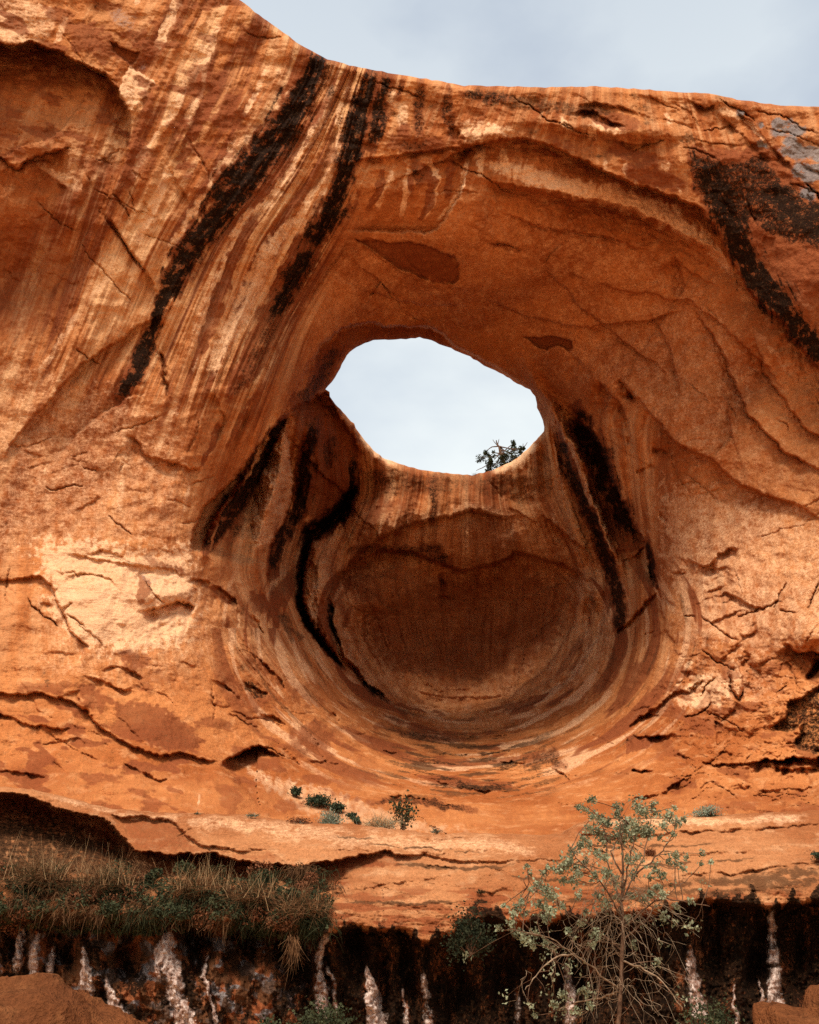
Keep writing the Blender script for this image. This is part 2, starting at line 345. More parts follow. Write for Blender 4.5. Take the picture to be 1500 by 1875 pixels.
row(1600, (0,17.6),(850,19.6),(1500,17.8)); row(1750, (0,17),(850,18.6),(1500,17),(-900,13),(2400,13))
S.base(C)
GV = [-500,0,150,300,450,600,750,900,1050,1200,1350,1600]
G = [
[ 200,-20,-90,-150,-220,-290,-350,-400,-420,-430,-430,-430],
[ 560,330,245,190,140,90,30,-20,-50,-60,-60,-60],
[ 900,590,558,462,356,284,215,180,165,160,180,250],
[1000,690,630,555,450,396,345,305,280,300,330,420],
[1050,720,665,632,572,480,415,365,340,420,560,800],
[1100,800,760,700,612,524,465,396,366,460,600,860],
[1150,880,850,790,690,600,556,535,500,560,690,900],
[1180,960,930,860,790,690,610,640,558,620,740,910],
[1200,1000,970,920,880,820,690,700,640,700,800,920],
[1220,1060,1040,990,960,930,880,850,850,850,870,930],
[1240,1130,1120,1130,1110,1060,975,985,1060,1030,970,960],
[1260,1230,1240,1280,1290,1210,1040,1090,1132,1130,1060,1010],
[1290,1260,1260,1310,1372,1450,1250,1240,1240,1230,1180,1100],
[1400,1380,1390,1430,1480,1550,1640,1460,1450,1450,1450,1450],
[1700,1620,1640,1700,1760,1830,1900,1800,1750,1750,1750,1750]]
S.flow(G, GV)

# --- large shapes and slab edges (rock on the right of the line of travel lies deeper)
st, gr, bu = S.step, S.groove, S.bulge
st([(-260,70),(0,80),(60,80),(95,90),(150,118),(190,135),(215,165),(240,212),(238,250),(228,310),(205,350)], [2.4,2.4,2.4,2.3,2.1,1.7,1.4,1.1,.9,.6,.2], L=150, w=2, ends=False)
st([(-60,120),(0,120),(65,129)], .35, L=30)
st([(-100,240),(0,288),(30,311),(50,295),(90,280),(137,268)], .7, L=55, w=2)
st([(62,300),(100,330),(130,350)], .2, L=20)
st([(5,850),(20,815),(60,770),(100,725),(150,670),(215,625),(270,590),(303,568)], [.2,.45,.55,.6,.65,.7,.6,.3], L=48, w=5, lip=.05)
st([(275,722),(230,728),(190,757),(140,792),(110,832),(85,900)], [.2,.4,.45,.4,.3,.1], L=45, w=3)
st([(375,712),(393,722),(403,742),(416,770),(395,815),(370,858)], [.2,.35,.3,.25,.15,.05], L=25, w=2)
st([(225,794),(246,800),(262,836),(290,841),(320,848),(346,858),(372,858)], .32, L=26, w=2)
st([(85,565),(120,640),(95,700)], .12, L=20); gr([(290,640),(298,665),(304,705),(308,730)], .3, 3)
gr([(180,380),(245,470),(268,500)], .28, 3); st([(190,385),(240,462),(272,505),(300,560)], .35, L=60, w=3)
st([(310,305),(318,330),(340,355),(352,380)], .3, L=18); gr([(335,235),(400,350)], .1, 2)
st([(-40,1058),(0,1062),(30,1060),(75,1055),(92,1075),(100,1095),(120,1130),(126,1152),(150,1176),(168,1188)], .42, L=34, w=1.8)
st([(100,1015),(160,1020),(230,1035),(300,1045),(352,1058)], .25, L=22, w=3)
st([(95,1040),(130,1055),(170,1050),(205,1060),(218,1085)], .18, L=12, w=1.5); st([(150,1015),(190,1008),(235,1022)], .15, L=12)
st([(254,1118),(290,1116),(320,1103),(345,1106),(361,1109)], .65, L=24, w=1.5); bu(300,1085,50,22,.4)
st([(338,1066),(365,1062),(400,1075),(425,1095),(437,1112)], .45, L=26, w=2)
st([(-50,1262),(0,1268),(40,1270),(75,1268),(110,1278),(140,1288),(152,1300),(180,1330),(212,1352),(260,1374),(290,1385),(330,1378),(370,1390),(402,1400)], .6, L=48, w=2)
st([(398,1406),(415,1392),(440,1379),(474,1366),(492,1376),(520,1386)], [.4,2.4,3.0,2.4,1,.3], L=40, w=2)
st([(-50,1303),(0,1308),(50,1325),(90,1332),(141,1336)], .4, L=22, w=1.6); st([(58,1364),(100,1358),(150,1353),(162,1370)], .3, L=15)
st([(-50,1408),(0,1412),(50,1418),(97,1428)], .35, L=20); st([(200,1383),(240,1405),(290,1425),(316,1431)], .3, L=18)
st([(140,1262),(148,1300)], .25, L=15); st([(150,1238),(190,1248),(230,1268),(245,1258)], .3, L=14); st([(180,1230),(215,1222),(250,1232),(262,1248)], .25, L=10)
st([(110,1278),(150,1260)], .2, L=12)
gr([(455,1125),(470,1140),(485,1165)], .3, 3); st([(462,1192),(480,1210),(500,1232),(520,1256),(522,1272)], .4, L=20, w=1.6)
st([(385,1240),(410,1255),(425,1268)], .35, L=14); st([(470,1302),(500,1312),(530,1330)], .4, L=14); st([(605,1302),(625,1322)], .35, L=10)
st([(560,1392),(595,1396),(625,1400)], .4, L=14); st([(440,1245),(470,1262),(495,1272)], .25, L=12)
st([(345,1010),(352,985),(378,925),(420,885),(470,822),(505,775),(545,750)], [1,2.2,2.8,3,3,2.6,1.2], L=75, w=2.5)
bu(420,930,12,75,.9,30); gr([(365,1012,4),(378,968,5),(400,932,5),(440,880,5)], .7)
bu(500,900,22,110,2.4,14); st([(498,1105),(490,1060),(497,1000),(522,950),(537,900),(532,840),(526,775)], [.6,1.8,2.6,3.2,3.4,2.8,.8], L=60, w=3)
st([(462,1000),(458,950),(468,900),(480,850),(498,790)], .7, L=30, w=2)
gr([(650,880,8),(630,935,11),(600,960,14),(566,986,12),(553,1040,9),(549,1095,8),(561,1135,7),(592,1178,6),(640,1232,4)], 1.5)
st([(650,1240),(592,1178),(561,1135),(549,1095),(555,1040),(568,990),(602,962),(636,935),(655,885)][::-1], [.5,1.2,1.6,1.6,1.4,1.1,.5], L=40, w=3)
bu(590,1060,16,80,1.0,-8); bu(630,1190,12,60,.7,-38)
gr([(603,1090,4),(605,1145,6),(622,1195,6),(655,1240,5),(705,1280,3)], 1.0)
bu(585,1080,20,90,.7,-8); bu(700,960,55,35,.8,-30); bu(565,850,35,100,.8,18)
st([(612,1085),(630,1045),(662,1022),(700,1006),(750,1010),(800,1030),(850,1046),(900,1034),(950,1014),(1015,1028),(1072,1060),(1092,1085)], [.3,.6,.8,.9,.8,.8,.8,.8,.7,.6,.2], L=110, w=4)
st([(985,935),(1030,978),(1070,1008),(1098,1082)], 1.3, L=45, w=4); st([(615,1080),(640,1035),(690,990),(760,960),(860,940),(950,955)], .6, L=60, w=8)
st([(930,930),(960,945),(990,960)], .4, L=25)
st([(538,722),(560,680),(585,637),(610,612),(640,597),(680,593),(740,598),(790,600),(812,613),(830,632),(868,650),(900,668),(960,704),(1000,730)], [.8,1.6,2,2,2,2,2,2,1.8,1.6,1.4,1.2,.8,.3], L=120, w=2.5, ends=False)
st([(500,775),(540,745),(590,722),(600,716)], [.8,2,2.4,2], L=60, w=3)
st([(640,300),(690,288),(750,284),(800,275),(850,272),(870,276)], .5, L=30, w=4)
st([(850,275),(880,262),(950,255),(1000,262),(1060,290),(1130,325),(1190,345),(1240,365),(1280,380),(1310,415),(1340,480),(1370,530),(1440,600),(1500,682),(1560,760),(1640,850)], [.5,.7,.9,1.1,1.3,1.4,1.5,1.6,1.6,1.5,1.4,1.4,1.4,1.4,1.2,.8], L=75, w=2.5, ends=False)
st([(870,330),(950,345),(1060,366),(1130,376),(1200,406),(1250,432),(1300,458),(1350,500)], [.4,1.1,1.6,1.8,1.8,1.5,1,.4], L=110, w=7)
bu(1120,235,160,14,.5,5); bu(905,245,40,20,.5)
st([(840,262),(862,268),(900,262)], .5, L=14); st([(845,232),(838,262)], .4, L=16)
st([(1040,205),(1080,205),(1120,222),(1155,235)], [.3,.7,.7,.3], L=22, w=2); st([(1050,195),(1100,190),(1150,200),(1200,222)], .35, L=16)
st([(1030,240),(1080,252),(1150,262),(1210,270)], .3, L=16); st([(930,270),(1000,268),(1060,298)], .3, L=20)
st([(1255,182),(1295,202),(1310,192)], .5, L=14); st([(1300,205),(1350,235),(1400,290)], .25, L=20); st([(1330,185),(1375,225),(1430,290),(1500,350)], .3, L=30)
st([(640,430),(672,456),(720,490),(762,511),(825,521),(843,500),(838,476)], .15, L=20)
S.poly('rust_shade', [(650,436),(700,440),(765,445),(822,465),(843,484),(838,520),(790,516),(730,491),(680,457)], .55, 3, .28)
st([(882,440),(920,447),(972,461)], [.1,.6,.1], L=10, w=1.5); st([(1040,494),(1062,506),(1080,516)], .35, L=9, w=1.5)
st([(1080,516),(1125,531),(1180,536),(1225,546),(1262,552),(1300,580),(1340,612),(1400,668),(1440,720)], .5, L=40, w=2.5)
st([(1230,463),(1246,490),(1254,520),(1246,546)], .55, L=40, w=2.5); st([(1230,463),(1262,500),(1330,530)], .3, L=40, w=3)
S.poly('rust_shade', [(958,614),(985,616),(1012,616),(1050,626),(1045,641),(1020,634),(1003,639),(985,634)], .7, 2, .3)
st([(1085,690),(1112,720),(1140,745),(1152,790),(1165,835)], .6, L=30, w=3); st([(1040,640),(1085,690)], .3, L=30)
st([(1135,685),(1172,735),(1200,770),(1240,812),(1272,830),(1302,841),(1345,881),(1400,906),(1450,922),(1520,960)], [.2,.6,.8,.9,.9,.9,.8,.6,.5,.3], L=60, w=3.5, lip=.06)
st([(1135,690),(1150,712),(1172,738)], .8, L=14); st([(1165,862),(1180,858)], .4, L=10); st([(1190,820),(1225,827)], .35, L=10); st([(1185,848),(1200,858)], .35, L=8)
st([(1200,1074),(1195,1035),(1188,1005),(1175,985),(1150,938),(1122,885),(1102,832),(1076,790),(1050,745)][::-1], [.3,1.3,1.8,2.2,2.3,2.3,2.0,1.4,.4], L=70, w=3)
bu(1040,800,11,90,1.6,-30); bu(1090,930,9,110,1.3,-22); bu(1060,990,14,110,.7,-16); bu(1132,1000,22,18,.4)
st([(1135,1028),(1150,1024),(1170,1014),(1185,1000)], .55, L=16, w=1.5); gr([(1128,1162,3),(1150,1148,4),(1175,1120,4),(1206,1080,3)], .6)
st([(1188,1005),(1192,1040),(1203,1076),(1222,1098),(1245,1113)], .4, L=16); gr([(1190,1010,4),(1196,1045,4),(1205,1075,3)], .5)
st([(1206,1080),(1215,1140),(1232,1170),(1238,1220)], .3, L=30, w=3); gr([(1200,930),(1225,960)], .2, 3)
st([(1255,1018),(1268,1028),(1286,1038),(1302,1036),(1320,1015),(1338,1005),(1356,1009)], .55, L=30, w=2.5)
st([(1225,1047),(1245,1049),(1260,1046)], .3, L=10); st([(1282,1047),(1320,1042),(1340,1043)], .3, L=10); st([(1288,1084),(1332,1073)], .3, L=10)
st([(1265,1112),(1304,1091),(1330,1088),(1350,1097),(1381,1113),(1402,1117)], .35, L=24); st([(1343,1163),(1371,1164),(1388,1153)], .3, L=12); st([(1290,1150),(1330,1125),(1380,1118)], .2, L=16)
st([(1440,1175),(1448,1186),(1452,1196),(1462,1199),(1480,1195),(1500,1196),(1600,1200)], [.3,.8,1.1,1.3,1.4,1.5,1.5], L=34, w=2); bu(1490,1160,34,30,.8)
st([(1500,1205),(1486,1232),(1474,1243)][::-1], .6, L=20)
gr([(1500,1205,6),(1490,1232,5),(1478,1243,4)], .9)
S.poly('pale', [(1335,1215),(1345,1205),(1362,1243),(1360,1266),(1353,1279),(1343,1264),(1334,1238)], .45, 2, -.35); gr([(1334,1235),(1343,1266),(1354,1281),(1362,1262)], .4, 3)
st([(1355,1282),(1343,1298),(1322,1320),(1312,1310)][::-1], .4, L=14); st([(1314,1380),(1309,1328),(1312,1322)], .4, L=14); st([(1314,1380),(1330,1375),(1344,1385)], .35, L=12)
st([(1272,1389),(1304,1399),(1355,1397),(1392,1397),(1404,1389),(1432,1392),(1455,1387),(1483,1390),(1600,1388)], [.3,.4,.5,1.2,2.5,2.7,2.5,2.2,2], L=24, w=1.6, ends=False)
st([(1391,1400),(1419,1404),(1455,1412),(1478,1407),(1520,1409)], .5, L=18, w=1.5); st([(1145,1347),(1208,1348),(1225,1346),(1240,1341)], [1.1,1.0,.5,.2], L=22, w=1.6)
st([(1140,1342),(1176,1315),(1227,1277),(1262,1264),(1300,1240)], .6, L=38, w=2.5); st([(1160,1380),(1143,1350)], .5, L=14)
st([(1166,1318),(1185,1310),(1205,1312),(1212,1322)], .5, L=12); st([(1155,1412),(1195,1413)], .55, L=12, w=1.3); st([(1257,1378),(1258,1405)], .3, L=14)
st([(1140,1469),(1171,1461),(1202,1456),(1220,1450),(1248,1426),(1275,1420)], .5, L=22, w=1.6); st([(1273,1446),(1304,1430)], .3, L=12); st([(1371,1457),(1407,1448),(1432,1445),(1520,1443)], .35, L=12); st([(1348,1440),(1366,1445),(1384,1440)], .25, L=10)
st([(1400,1470),(1440,1462),(1500,1466)], .2, L=10); st([(1325,1405),(1390,1408)], .25, L=10)
S.poly('varnish_shade', [(1465,1276),(1500,1258),(1600,1240),(1600,1385),(1500,1382),(1478,1374),(1455,1362),(1470,1320),(1445,1343),(1412,1333),(1437,1312),(1442,1287)], .62, 3, .5)
st([(1445,1343),(1470,1345),(1485,1372),(1520,1378)], .5, L=20)
st([(800,1090),(830,1095)], .2, L=10)
bu(25,515,110,85,-1.3)
# lower bowl
st([(640,1340),(700,1372),(760,1392),(840,1402)], .35, L=18); st([(770,1420),(830,1440),(900,1452),(960,1445)], .4, L=20, w=2); st([(790,1380),(870,1388),(950,1398),(990,1390)], .4, L=16)
st([(690,1465),(730,1455),(800,1470),(860,1480)], [.7,.6,.3,.1], L=18); st([(720,1335),(800,1352),(900,1350),(960,1345)], .25, L=14)
bu(855,1420,110,30,.4); st([(1000,1400),(1030,1420),(990,1450)], .4, L=20)

# --- procedural relief
U, V = S.U, S.V; q = S.q
def W(u, v, ru, rv): return np.exp(-((U-u)/ru)**2-((V-v)/rv)**2)
bowl_r = np.sqrt(((U-850)/235)**2+((V-1150)/(165+.25*np.abs(U-850)*0))**2)
far = np.clip(S.D/24, .8, 2)
lowL = sstep(1180, 1300, V)*sstep(900, 500, U); lowR = sstep(1130, 1260, V)*sstep(1080, 1250, U); leftw = sstep(720, 820, V)*sstep(420, 330, U)
topb = sstep(420, 250, V); rightw = sstep(880, 1000, V)*sstep(1180, 1260, U)
upL = sstep(700, 500, V)*sstep(620, 480, U-.0*V)
roof = sstep(330, 420, V)*sstep(800, 700, V)*sstep(600, 680, U)*sstep(1420, 1300, U)
def terr(n, k):                     # flakes: noise cut into plates with sharp edges
    t = n*k; f = np.floor(t); r = t-f; return (f+sstep(.80, 1.0, r))/k
t1 = terr(fbm(U/150+.3*fbm(U/40,V/40,2,3), V/70, 4, 21), 5); t2 = terr(fbm((U+V*.6)/70, (V-U*.25)/40, 4, 31), 5); t3 = terr(fbm(U/26, V/15, 3, 41), 3)
t4 = terr(fbm((U*.8-V*.55)/120, (V*.8+U*.55)/34, 4, 51), 6)
amp = .10+.0*U
S.dz += far*( t1*(.22*lowR+.06*lowL+.02*leftw+.10*topb+.03*rightw+.01) + t2*(.24*lowR+.05*lowL+.07*topb+.02*leftw+.03*rightw+.01)
            + t3*(.03*lowR+.02*lowL+.01*leftw+.03*topb+.01*rightw+.005) + t4*.18*sstep(1300,1360,V)*sstep(1150,1000,U)*sstep(350,600,U))
S.dz += far*(.26*fbm(U/190, V/150, 2, 61)*(1-.3*roof)+.07*fbm(U/45, V/32, 2, 64)*(1-.8*roof)) + far*.04*fbm(U/26, V/26, 3, 62) + far*.012*fbm(U/6.5, V/6.5, 2, 63)
strk = sstep(820, 650, V)*sstep(700, 620, U-.35*(300-V))*sstep(180, 260, U+.55*(V-150))
inner = sstep(380, 460, U)*sstep(1250, 1180, U)*sstep(720, 780, V)*sstep(1330, 1180, V)
S.dz += far*strk*(.16*fbm(q*4.5, V/420, 3, 71)+.06*fbm(q*16, V/300, 2, 72))
S.dz += far*inner*(.22*fbm(q*5, V/300, 3, 73)+.05*fbm(q*22, V/200, 2, 74))
wb = sstep(1230,1300,V)*sstep(560,700,U)*sstep(1260,1120,U)
S.dz += far*wb*(.10*fbm(bowl_r*14, U/160, 3, 75)+.05*fbm(bowl_r*50, U/120, 2, 76))
# far-side edges round off
rl = S.dz*0; t = np.clip(1-dr/10, 0, 1); S.dz += .8*(1-np.sqrt(1-t*t*.98))
t = np.clip(1-dh/12, 0, 1); S.dz += np.where(V > 740, 1.4, .35)*(1-np.sqrt(1-t*t*.98))

# small slab edges and hairline cracks, strewn with the local joint direction
cr_ = random.Random(11); S.small = .36
def strew(n, box, ang, spread, ln, amp, w=1.4, L=9):
    for _ in range(int(n*.62)):
        u = cr_.uniform(box[0], box[1]); v = cr_.uniform(box[2], box[3]); a = math.radians(cr_.gauss(ang, spread)); l = 1.35*cr_.uniform(*ln); pts = [(u, v)]
        for k in range(cr_.randint(2, 4)):
            a += cr_.gauss(0, .17); pts.append((pts[-1][0]+l*math.cos(a), pts[-1][1]+l*math.sin(a)))
        if cr_.random() < .72: S.step(pts, 1.5*amp*cr_.uniform(.25, 1)**2.2, L=L*cr_.uniform(.6, 2), w=w)
        else: S.groove(pts, amp*cr_.uniform(.4, 1.0), w=w)
strew(60, (0, 360, 760, 1010), 10, 30, (6, 18), .13)
strew(45, (0, 330, 1000, 1260), 15, 45, (7, 20), .20)
strew(45, (0, 640, 1230, 1450), 20, 20, (9, 30), .22)
strew(30, (380, 640, 1090, 1330), 45, 18, (8, 24), .20)
strew(32, (1220, 1500, 880, 1110), -10, 40, (6, 26), .13)
for P_, a_ in (([(1108,1075),(1100,1160),(1050,1238),(970,1292),(860,1320),(760,1312),(690,1270),(640,1195),(622,1110)], 1.2), ([(1060,1085),(1050,1150),(1000,1220),(930,1275),(850,1292),(780,1284),(710,1240),(668,1170),(660,1095)], .8),
    ([(1085,1070),(1075,1155),(1020,1232),(950,1284),(855,1306),(770,1298),(700,1255),(655,1185),(640,1100)], .5), ([(1150,1180),(1100,1270),(1000,1330),(860,1352),(740,1342),(650,1290),(590,1220)], .5), ([(1190,1200),(1130,1310),(1020,1372),(860,1392),(720,1380),(620,1330)], .4)): S.step(P_, a_, L=52, w=3.5)
strew(95, (1240, 1500, 1110, 1400), -25, 50, (7, 24), .30, L=14)
strew(35, (1180, 1500, 1400, 1480), -8, 12, (12, 34), .22)
strew(30, (1180, 1500, 620, 900), 30, 30, (8, 26), .14)
strew(50, (60, 480, 20, 480), 38, 9, (9, 34), .11, w=1.1)
strew(30, (0, 240, 280, 640), 30, 35, (9, 26), .16)
strew(70, (600, 1500, 150, 290), 12, 10, (9, 34), .18, w=1.1)
strew(26, (1250, 1500, 290, 460), 20, 25, (8, 26), .3)
strew(30, (640, 1350, 340, 660), 22, 30, (6, 20), .10)
strew(70, (640, 1150, 1300, 1490), 12, 14, (10, 36), .17)
strew(40, (1030, 1250, 1100, 1330), -30, 18, (9, 26), .12)
strew(40, (380, 640, 780, 1100), 75, 16, (9, 26), .14)
strew(30, (700, 1100, 880, 1250), 20, 60, (6, 20), .10)

# --- stains, with some light and shade painted in as colour
K = S.stroke
A_ = [(596,98,8),(585,110,14),(562,155,20),(538,205,26),(505,255,28),(468,298,28),(432,343,27),(397,393,23),(370,430,20),(337,478,21),(312,528,18),(292,560,10),(281,598,9),(266,640,11),(247,688,15),(215,726,9)]
K('varnish_shade', A_, 1.0)
K('varnish_shade', [(598,110,18),(590,140,18),(560,175,14)], .5, edge=.6); K('varnish_shade', [(350,500,16),(385,420,14),(440,360,12)], .45, edge=.6)
K('varnish_shade', [(684,128,8),(668,170,15),(652,230,19),(642,278,19),(626,335,15),(612,372,18),(594,410,20),(566,450,16)], .95)
K('varnish_shade', [(566,450,18),(545,495,16),(522,545,14),(500,585,12)], .9, edge=.6); K('varnish_shade', [(505,580,12),(478,640,13),(450,690,10),(425,730,6)], .42, edge=.6); K('rust_shade', [(575,440,30),(535,520,26),(500,580,24),(470,660,22),(430,720,14)], .7)
K('varnish_shade', [(708,135,7),(697,185,13),(690,235,14),(678,268,9)], .8); K('varnish_shade', [(640,380,8),(622,400,9)], .7)
for p in ([(770,150,6),(765,200,10),(770,245,8)], [(822,160,5),(818,215,10),(830,250,7)], [(735,150,4),(730,180,6)], [(848,170,6),(880,178,9),(930,180,6)], [(760,300,8),(770,330,9)], [(610,150,6),(600,190,8)]): K('varnish_shade', p, .55, edge=.6)
K('dirt_shade', [(840,170,12),(900,180,16),(980,190,14),(1060,200,12),(1130,205,10)], .6); K('rust_shade', [(1050,200,8),(1110,218,14),(1180,232,10)], .8); K('rust_shade', [(700,258,12),(760,268,16),(820,262,10)], .7); K('varnish_shade', [(725,262,6),(760,270,9),(790,262,5)], .45)
S.poly('varnish_shade', [(1262,285),(1330,300),(1400,285),(1430,330),(1500,378),(1600,430),(1600,470),(1500,445),(1445,442),(1400,425),(1375,400),(1340,455),(1300,385),(1275,350)], .68, 8)
S.poly('rust_shade', [(1255,270),(1420,270),(1520,380),(1620,500),(1640,760),(1560,740),(1500,680),(1400,560),(1340,470),(1290,390)], .6, 14)
K('varnish_shade', [(1278,296,14),(1305,335,26),(1330,375,30),(1345,425,24),(1362,470,20),(1382,502,24),(1408,532,24),(1440,570,22),(1478,618,20),(1510,655,20),(1580,730,26)], 1.0)
K('varnish_shade', [(1400,330,20),(1440,380,36),(1490,408,38),(1540,420,36)], .95, edge=.6); K('varnish_shade', [(1420,360,6),(1480,440,6)], .4)
K('pale', [(1288,330,5),(1300,350,8),(1298,365,5)], .5, edge=.8); K('rust_shade', [(1400,460,40),(1460,540,30),(1500,600,20)], .6); K('rust_shade', [(1350,280,20),(1380,310,20)], .4); K('dirt_shade', [(1250,240,16),(1280,270,16)], .6)
K('rust_shade', [(1440,470,26),(1480,480,30),(1540,520,30)], .6)
for p in ([(1405,240,12),(1440,232,16),(1480,245,12)], [(1425,262,16),(1470,275,24),(1520,300,26)], [(1450,300,14),(1490,318,22),(1530,330,20)], [(1378,262,8),(1410,268,8)], [(1345,205,6),(1365,210,5)], [(1455,345,10),(1500,360,14)], [(1385,215,4),(1400,235,5)]): K('grey', p, .9, edge=.5)
K('grey', [(200,10,16),(235,40,22),(215,55,12)], .45, edge=.8); K('grey', [(250,110,8),(270,130,8)], .4, edge=.8)
K('varnish_shade', [(176,0,5),(178,15,6)], .5)
S.poly('rust_shade', [(125,35),(190,45),(185,95),(130,95)], .6, 8); S.poly('rust_shade', [(200,78),(255,95),(245,118),(225,112),(208,95)], 1.0, 3, .2)
S.poly('pale', [(-200,-60),(60,0),(98,18),(106,38),(86,75),(40,80),(0,78),(-200,70)], .42, 5); S.poly('pale', [(118,28),(124,30),(112,75),(100,82),(104,60)], .6, 3)
S.poly('pale', [(240,121),(284,150),(262,185),(241,209),(214,170),(225,145)], .75, 3, -.1)
K('pale', [(330,-10,7),(318,20,10),(304,52,9),(293,75,7),(280,92,6)], 1.0); K('pale', [(255,0,3),(251,12,3)], .8)
K('pale', [(400,45,4),(388,72,6),(375,92,12),(362,118,13),(350,142,12),(335,165,6),(322,190,7),(314,212,5),(290,245,3),(276,262,3),(262,285,7),(246,320,5),(225,345,6)], .85)
K('pale', [(380,105,4),(372,165,5),(362,190,6),(350,215,7),(348,235,5)], .65)
for p in ([(493,118,4),(475,160,5),(452,200,4),(440,215,3)], [(515,118,3),(505,140,4)], [(545,150,3),(500,210,6),(440,275,8),(405,330,6)], [(310,300,7),(300,340,7),(275,400,9),(245,450,8)], [(440,250,10),(400,330,14),(340,420,12),(300,480,8)],
    [(610,150,5),(600,185,9),(582,225,9),(560,262,8),(525,300,6)], [(560,262,7),(530,310,10),(505,345,14),(480,375,13),(452,400,10),(430,450,14),(405,505,12),(375,585,14),(350,645,10)], [(640,150,4),(625,200,5),(617,240,6)],
    [(625,225,5),(617,280,5),(600,320,7),(575,350,5),(548,398,7),(515,425,11),(500,440,14),(478,490,20),(455,540,20),(430,595,19),(405,640,16),(385,690,8)], [(600,330,4),(590,370,8),(560,415,10),(535,430,6)],
    [(722,305,4),(712,330,6),(700,350,5),(690,385,5)], [(748,300,4),(745,350,7),(735,400,4)], [(786,292,5),(800,330,6),(792,370,5),(778,400,4)], [(700,150,8),(735,200,10),(738,245,8)], [(855,290,4),(848,340,4),(820,385,4),(800,405,3)], [(880,265,6),(882,300,8),(880,330,5)], [(920,270,6),(925,300,8)]):
    K('pale', p, .62)
for p in ([(1080,225,6),(1088,262,8)], [(1145,295,4),(1148,325,4)], [(1166,300,4),(1168,345,3)], [(1218,295,6),(1222,318,4)], [(1107,290,3),(1110,318,4)], [(1030,205,4),(1034,235,5)], [(1240,340,6),(1250,355,4)], [(1220,205,4),(1232,228,6)], [(1200,338,4),(1206,345,3)]): K('pale', p, .75)
K('pale', [(1080,218,8),(1110,233,10),(1150,240,7)], .6); K('pale', [(840,225,8),(862,240,18),(905,240,14),(945,245,8)], .5); K('pale', [(1310,190,3),(1380,230,4),(1420,290,4)], .5); K('pale', [(1290,200,4),(1370,215,5)], .4); K('pale', [(1400,330,4),(1500,378,5)], .5)
K('pale', [(890,300,8),(960,318,14),(1050,345,16),(1130,360,16),(1210,390,18),(1290,440,12),(1340,500,6)], .85, edge=.9)  # bright band between lip and crease: light painted into the colour
K('pale', [(1440,510,8),(1462,545,8),(1500,585,8)], .45); K('pale', [(1380,600,6),(1420,650,7),(1470,710,6)], .25)
K('pale', [(40,165,3),(120,330,3)], .1); K('pale', [(60,290,6),(100,320,10),(160,350,8)], .4)
for p in ([(328,725,3),(312,760,7),(300,800,4),(282,832,6)], [(368,650,4),(352,690,5)], [(232,700,3),(225,880,7),(212,960,5)], [(350,870,4),(330,960,5)], [(90,820,3),(80,900,4)], [(150,560,6),(100,640,6),(50,720,4)], [(215,480,5),(160,560,8)]): K('pale', p, .4)
S.poly('pale', [(70,1000),(150,985),(250,1010),(340,1005),(358,1060),(362,1130),(345,1175),(250,1195),(150,1180),(95,1120),(80,1050)], .7, 26)
S.poly('pale', [(95,1060),(215,1075),(240,1110),(240,1170),(150,1170),(110,1115)], 1.0, 14); S.poly('pale', [(285,1115),(350,1120),(340,1160),(285,1170)], .45, 8)
S.poly('pale', [(1265,1240),(1330,1235),(1340,1262),(1320,1295),(1270,1295),(1235,1290)], .6, 10); K('pale', [(1255,1222,3),(1268,1212,4)], 1.2)
S.poly('pale', [(1283,1050),(1330,1048),(1325,1075),(1288,1082)], .4, 3); S.poly('pale', [(1470,1050),(1400,1020),(1300,1060),(1250,1100),(1300,1140),(1400,1100)], .15, 30)
S.poly('rust_shade', [(252,1055),(280,1060),(275,1090),(258,1110),(250,1085)], .5, 3); K('grey', [(250,1052,5),(275,1062,8),(300,1060,5)], .4, edge=.7)
for P_, v_ in (([(215,1292),(245,1285),(290,1292),(345,1325),(372,1358),(352,1372),(300,1372),(250,1355),(215,1322)], .95), ([(218,1195),(240,1188),(268,1200),(275,1215),(255,1228),(225,1232),(232,1215)], .75), ([(140,1252),(165,1250),(188,1265),(196,1300),(175,1308),(148,1290)], .65),
    ([(530,1345),(555,1330),(575,1318),(600,1335),(616,1352),(600,1375),(560,1372)], .75), ([(455,1086),(480,1088),(505,1115),(490,1125),(465,1112)], .9), ([(525,1250),(550,1262),(555,1290),(535,1280)], .45), ([(350,1060),(420,1078),(432,1110),(395,1095)], .6),
    ([(430,1190),(480,1200),(500,1240),(450,1225)], .4), ([(560,1440),(700,1470),(690,1478),(600,1450)], .5)): S.poly('rust_shade', P_, v_*.85, 8); S.poly('dirt_shade', P_, v_*.35, 10)
S.poly('varnish_shade', [(440,1248),(462,1244),(482,1262),(495,1276),(470,1280),(450,1268)], .6, 4); K('dirt_shade', [(435,1215,10),(455,1235,10)], .5); K('dirt_shade', [(70,1235,10),(100,1245,10)], .6); K('dirt_shade', [(505,1120,8),(530,1150,12),(560,1180,8)], .6)
K('rust_shade', [(255,1010,8),(300,1040,8),(355,1052,6)], .4)
S.poly('rust_shade', [(-200,60),(0,85),(100,95),(200,150),(235,215),(230,260),(150,275),(60,310),(0,280),(-200,230)], .2, 12)  # recess shade deepened with a dark red tone
S.poly('rust_shade', [(1145,1348),(1210,1349),(1195,1363),(1165,1376),(1148,1378)], .9, 2)
K('rust_shade', [(20,480,60),(90,470,50),(110,560,40),(30,590,50)], .28, edge=.9)
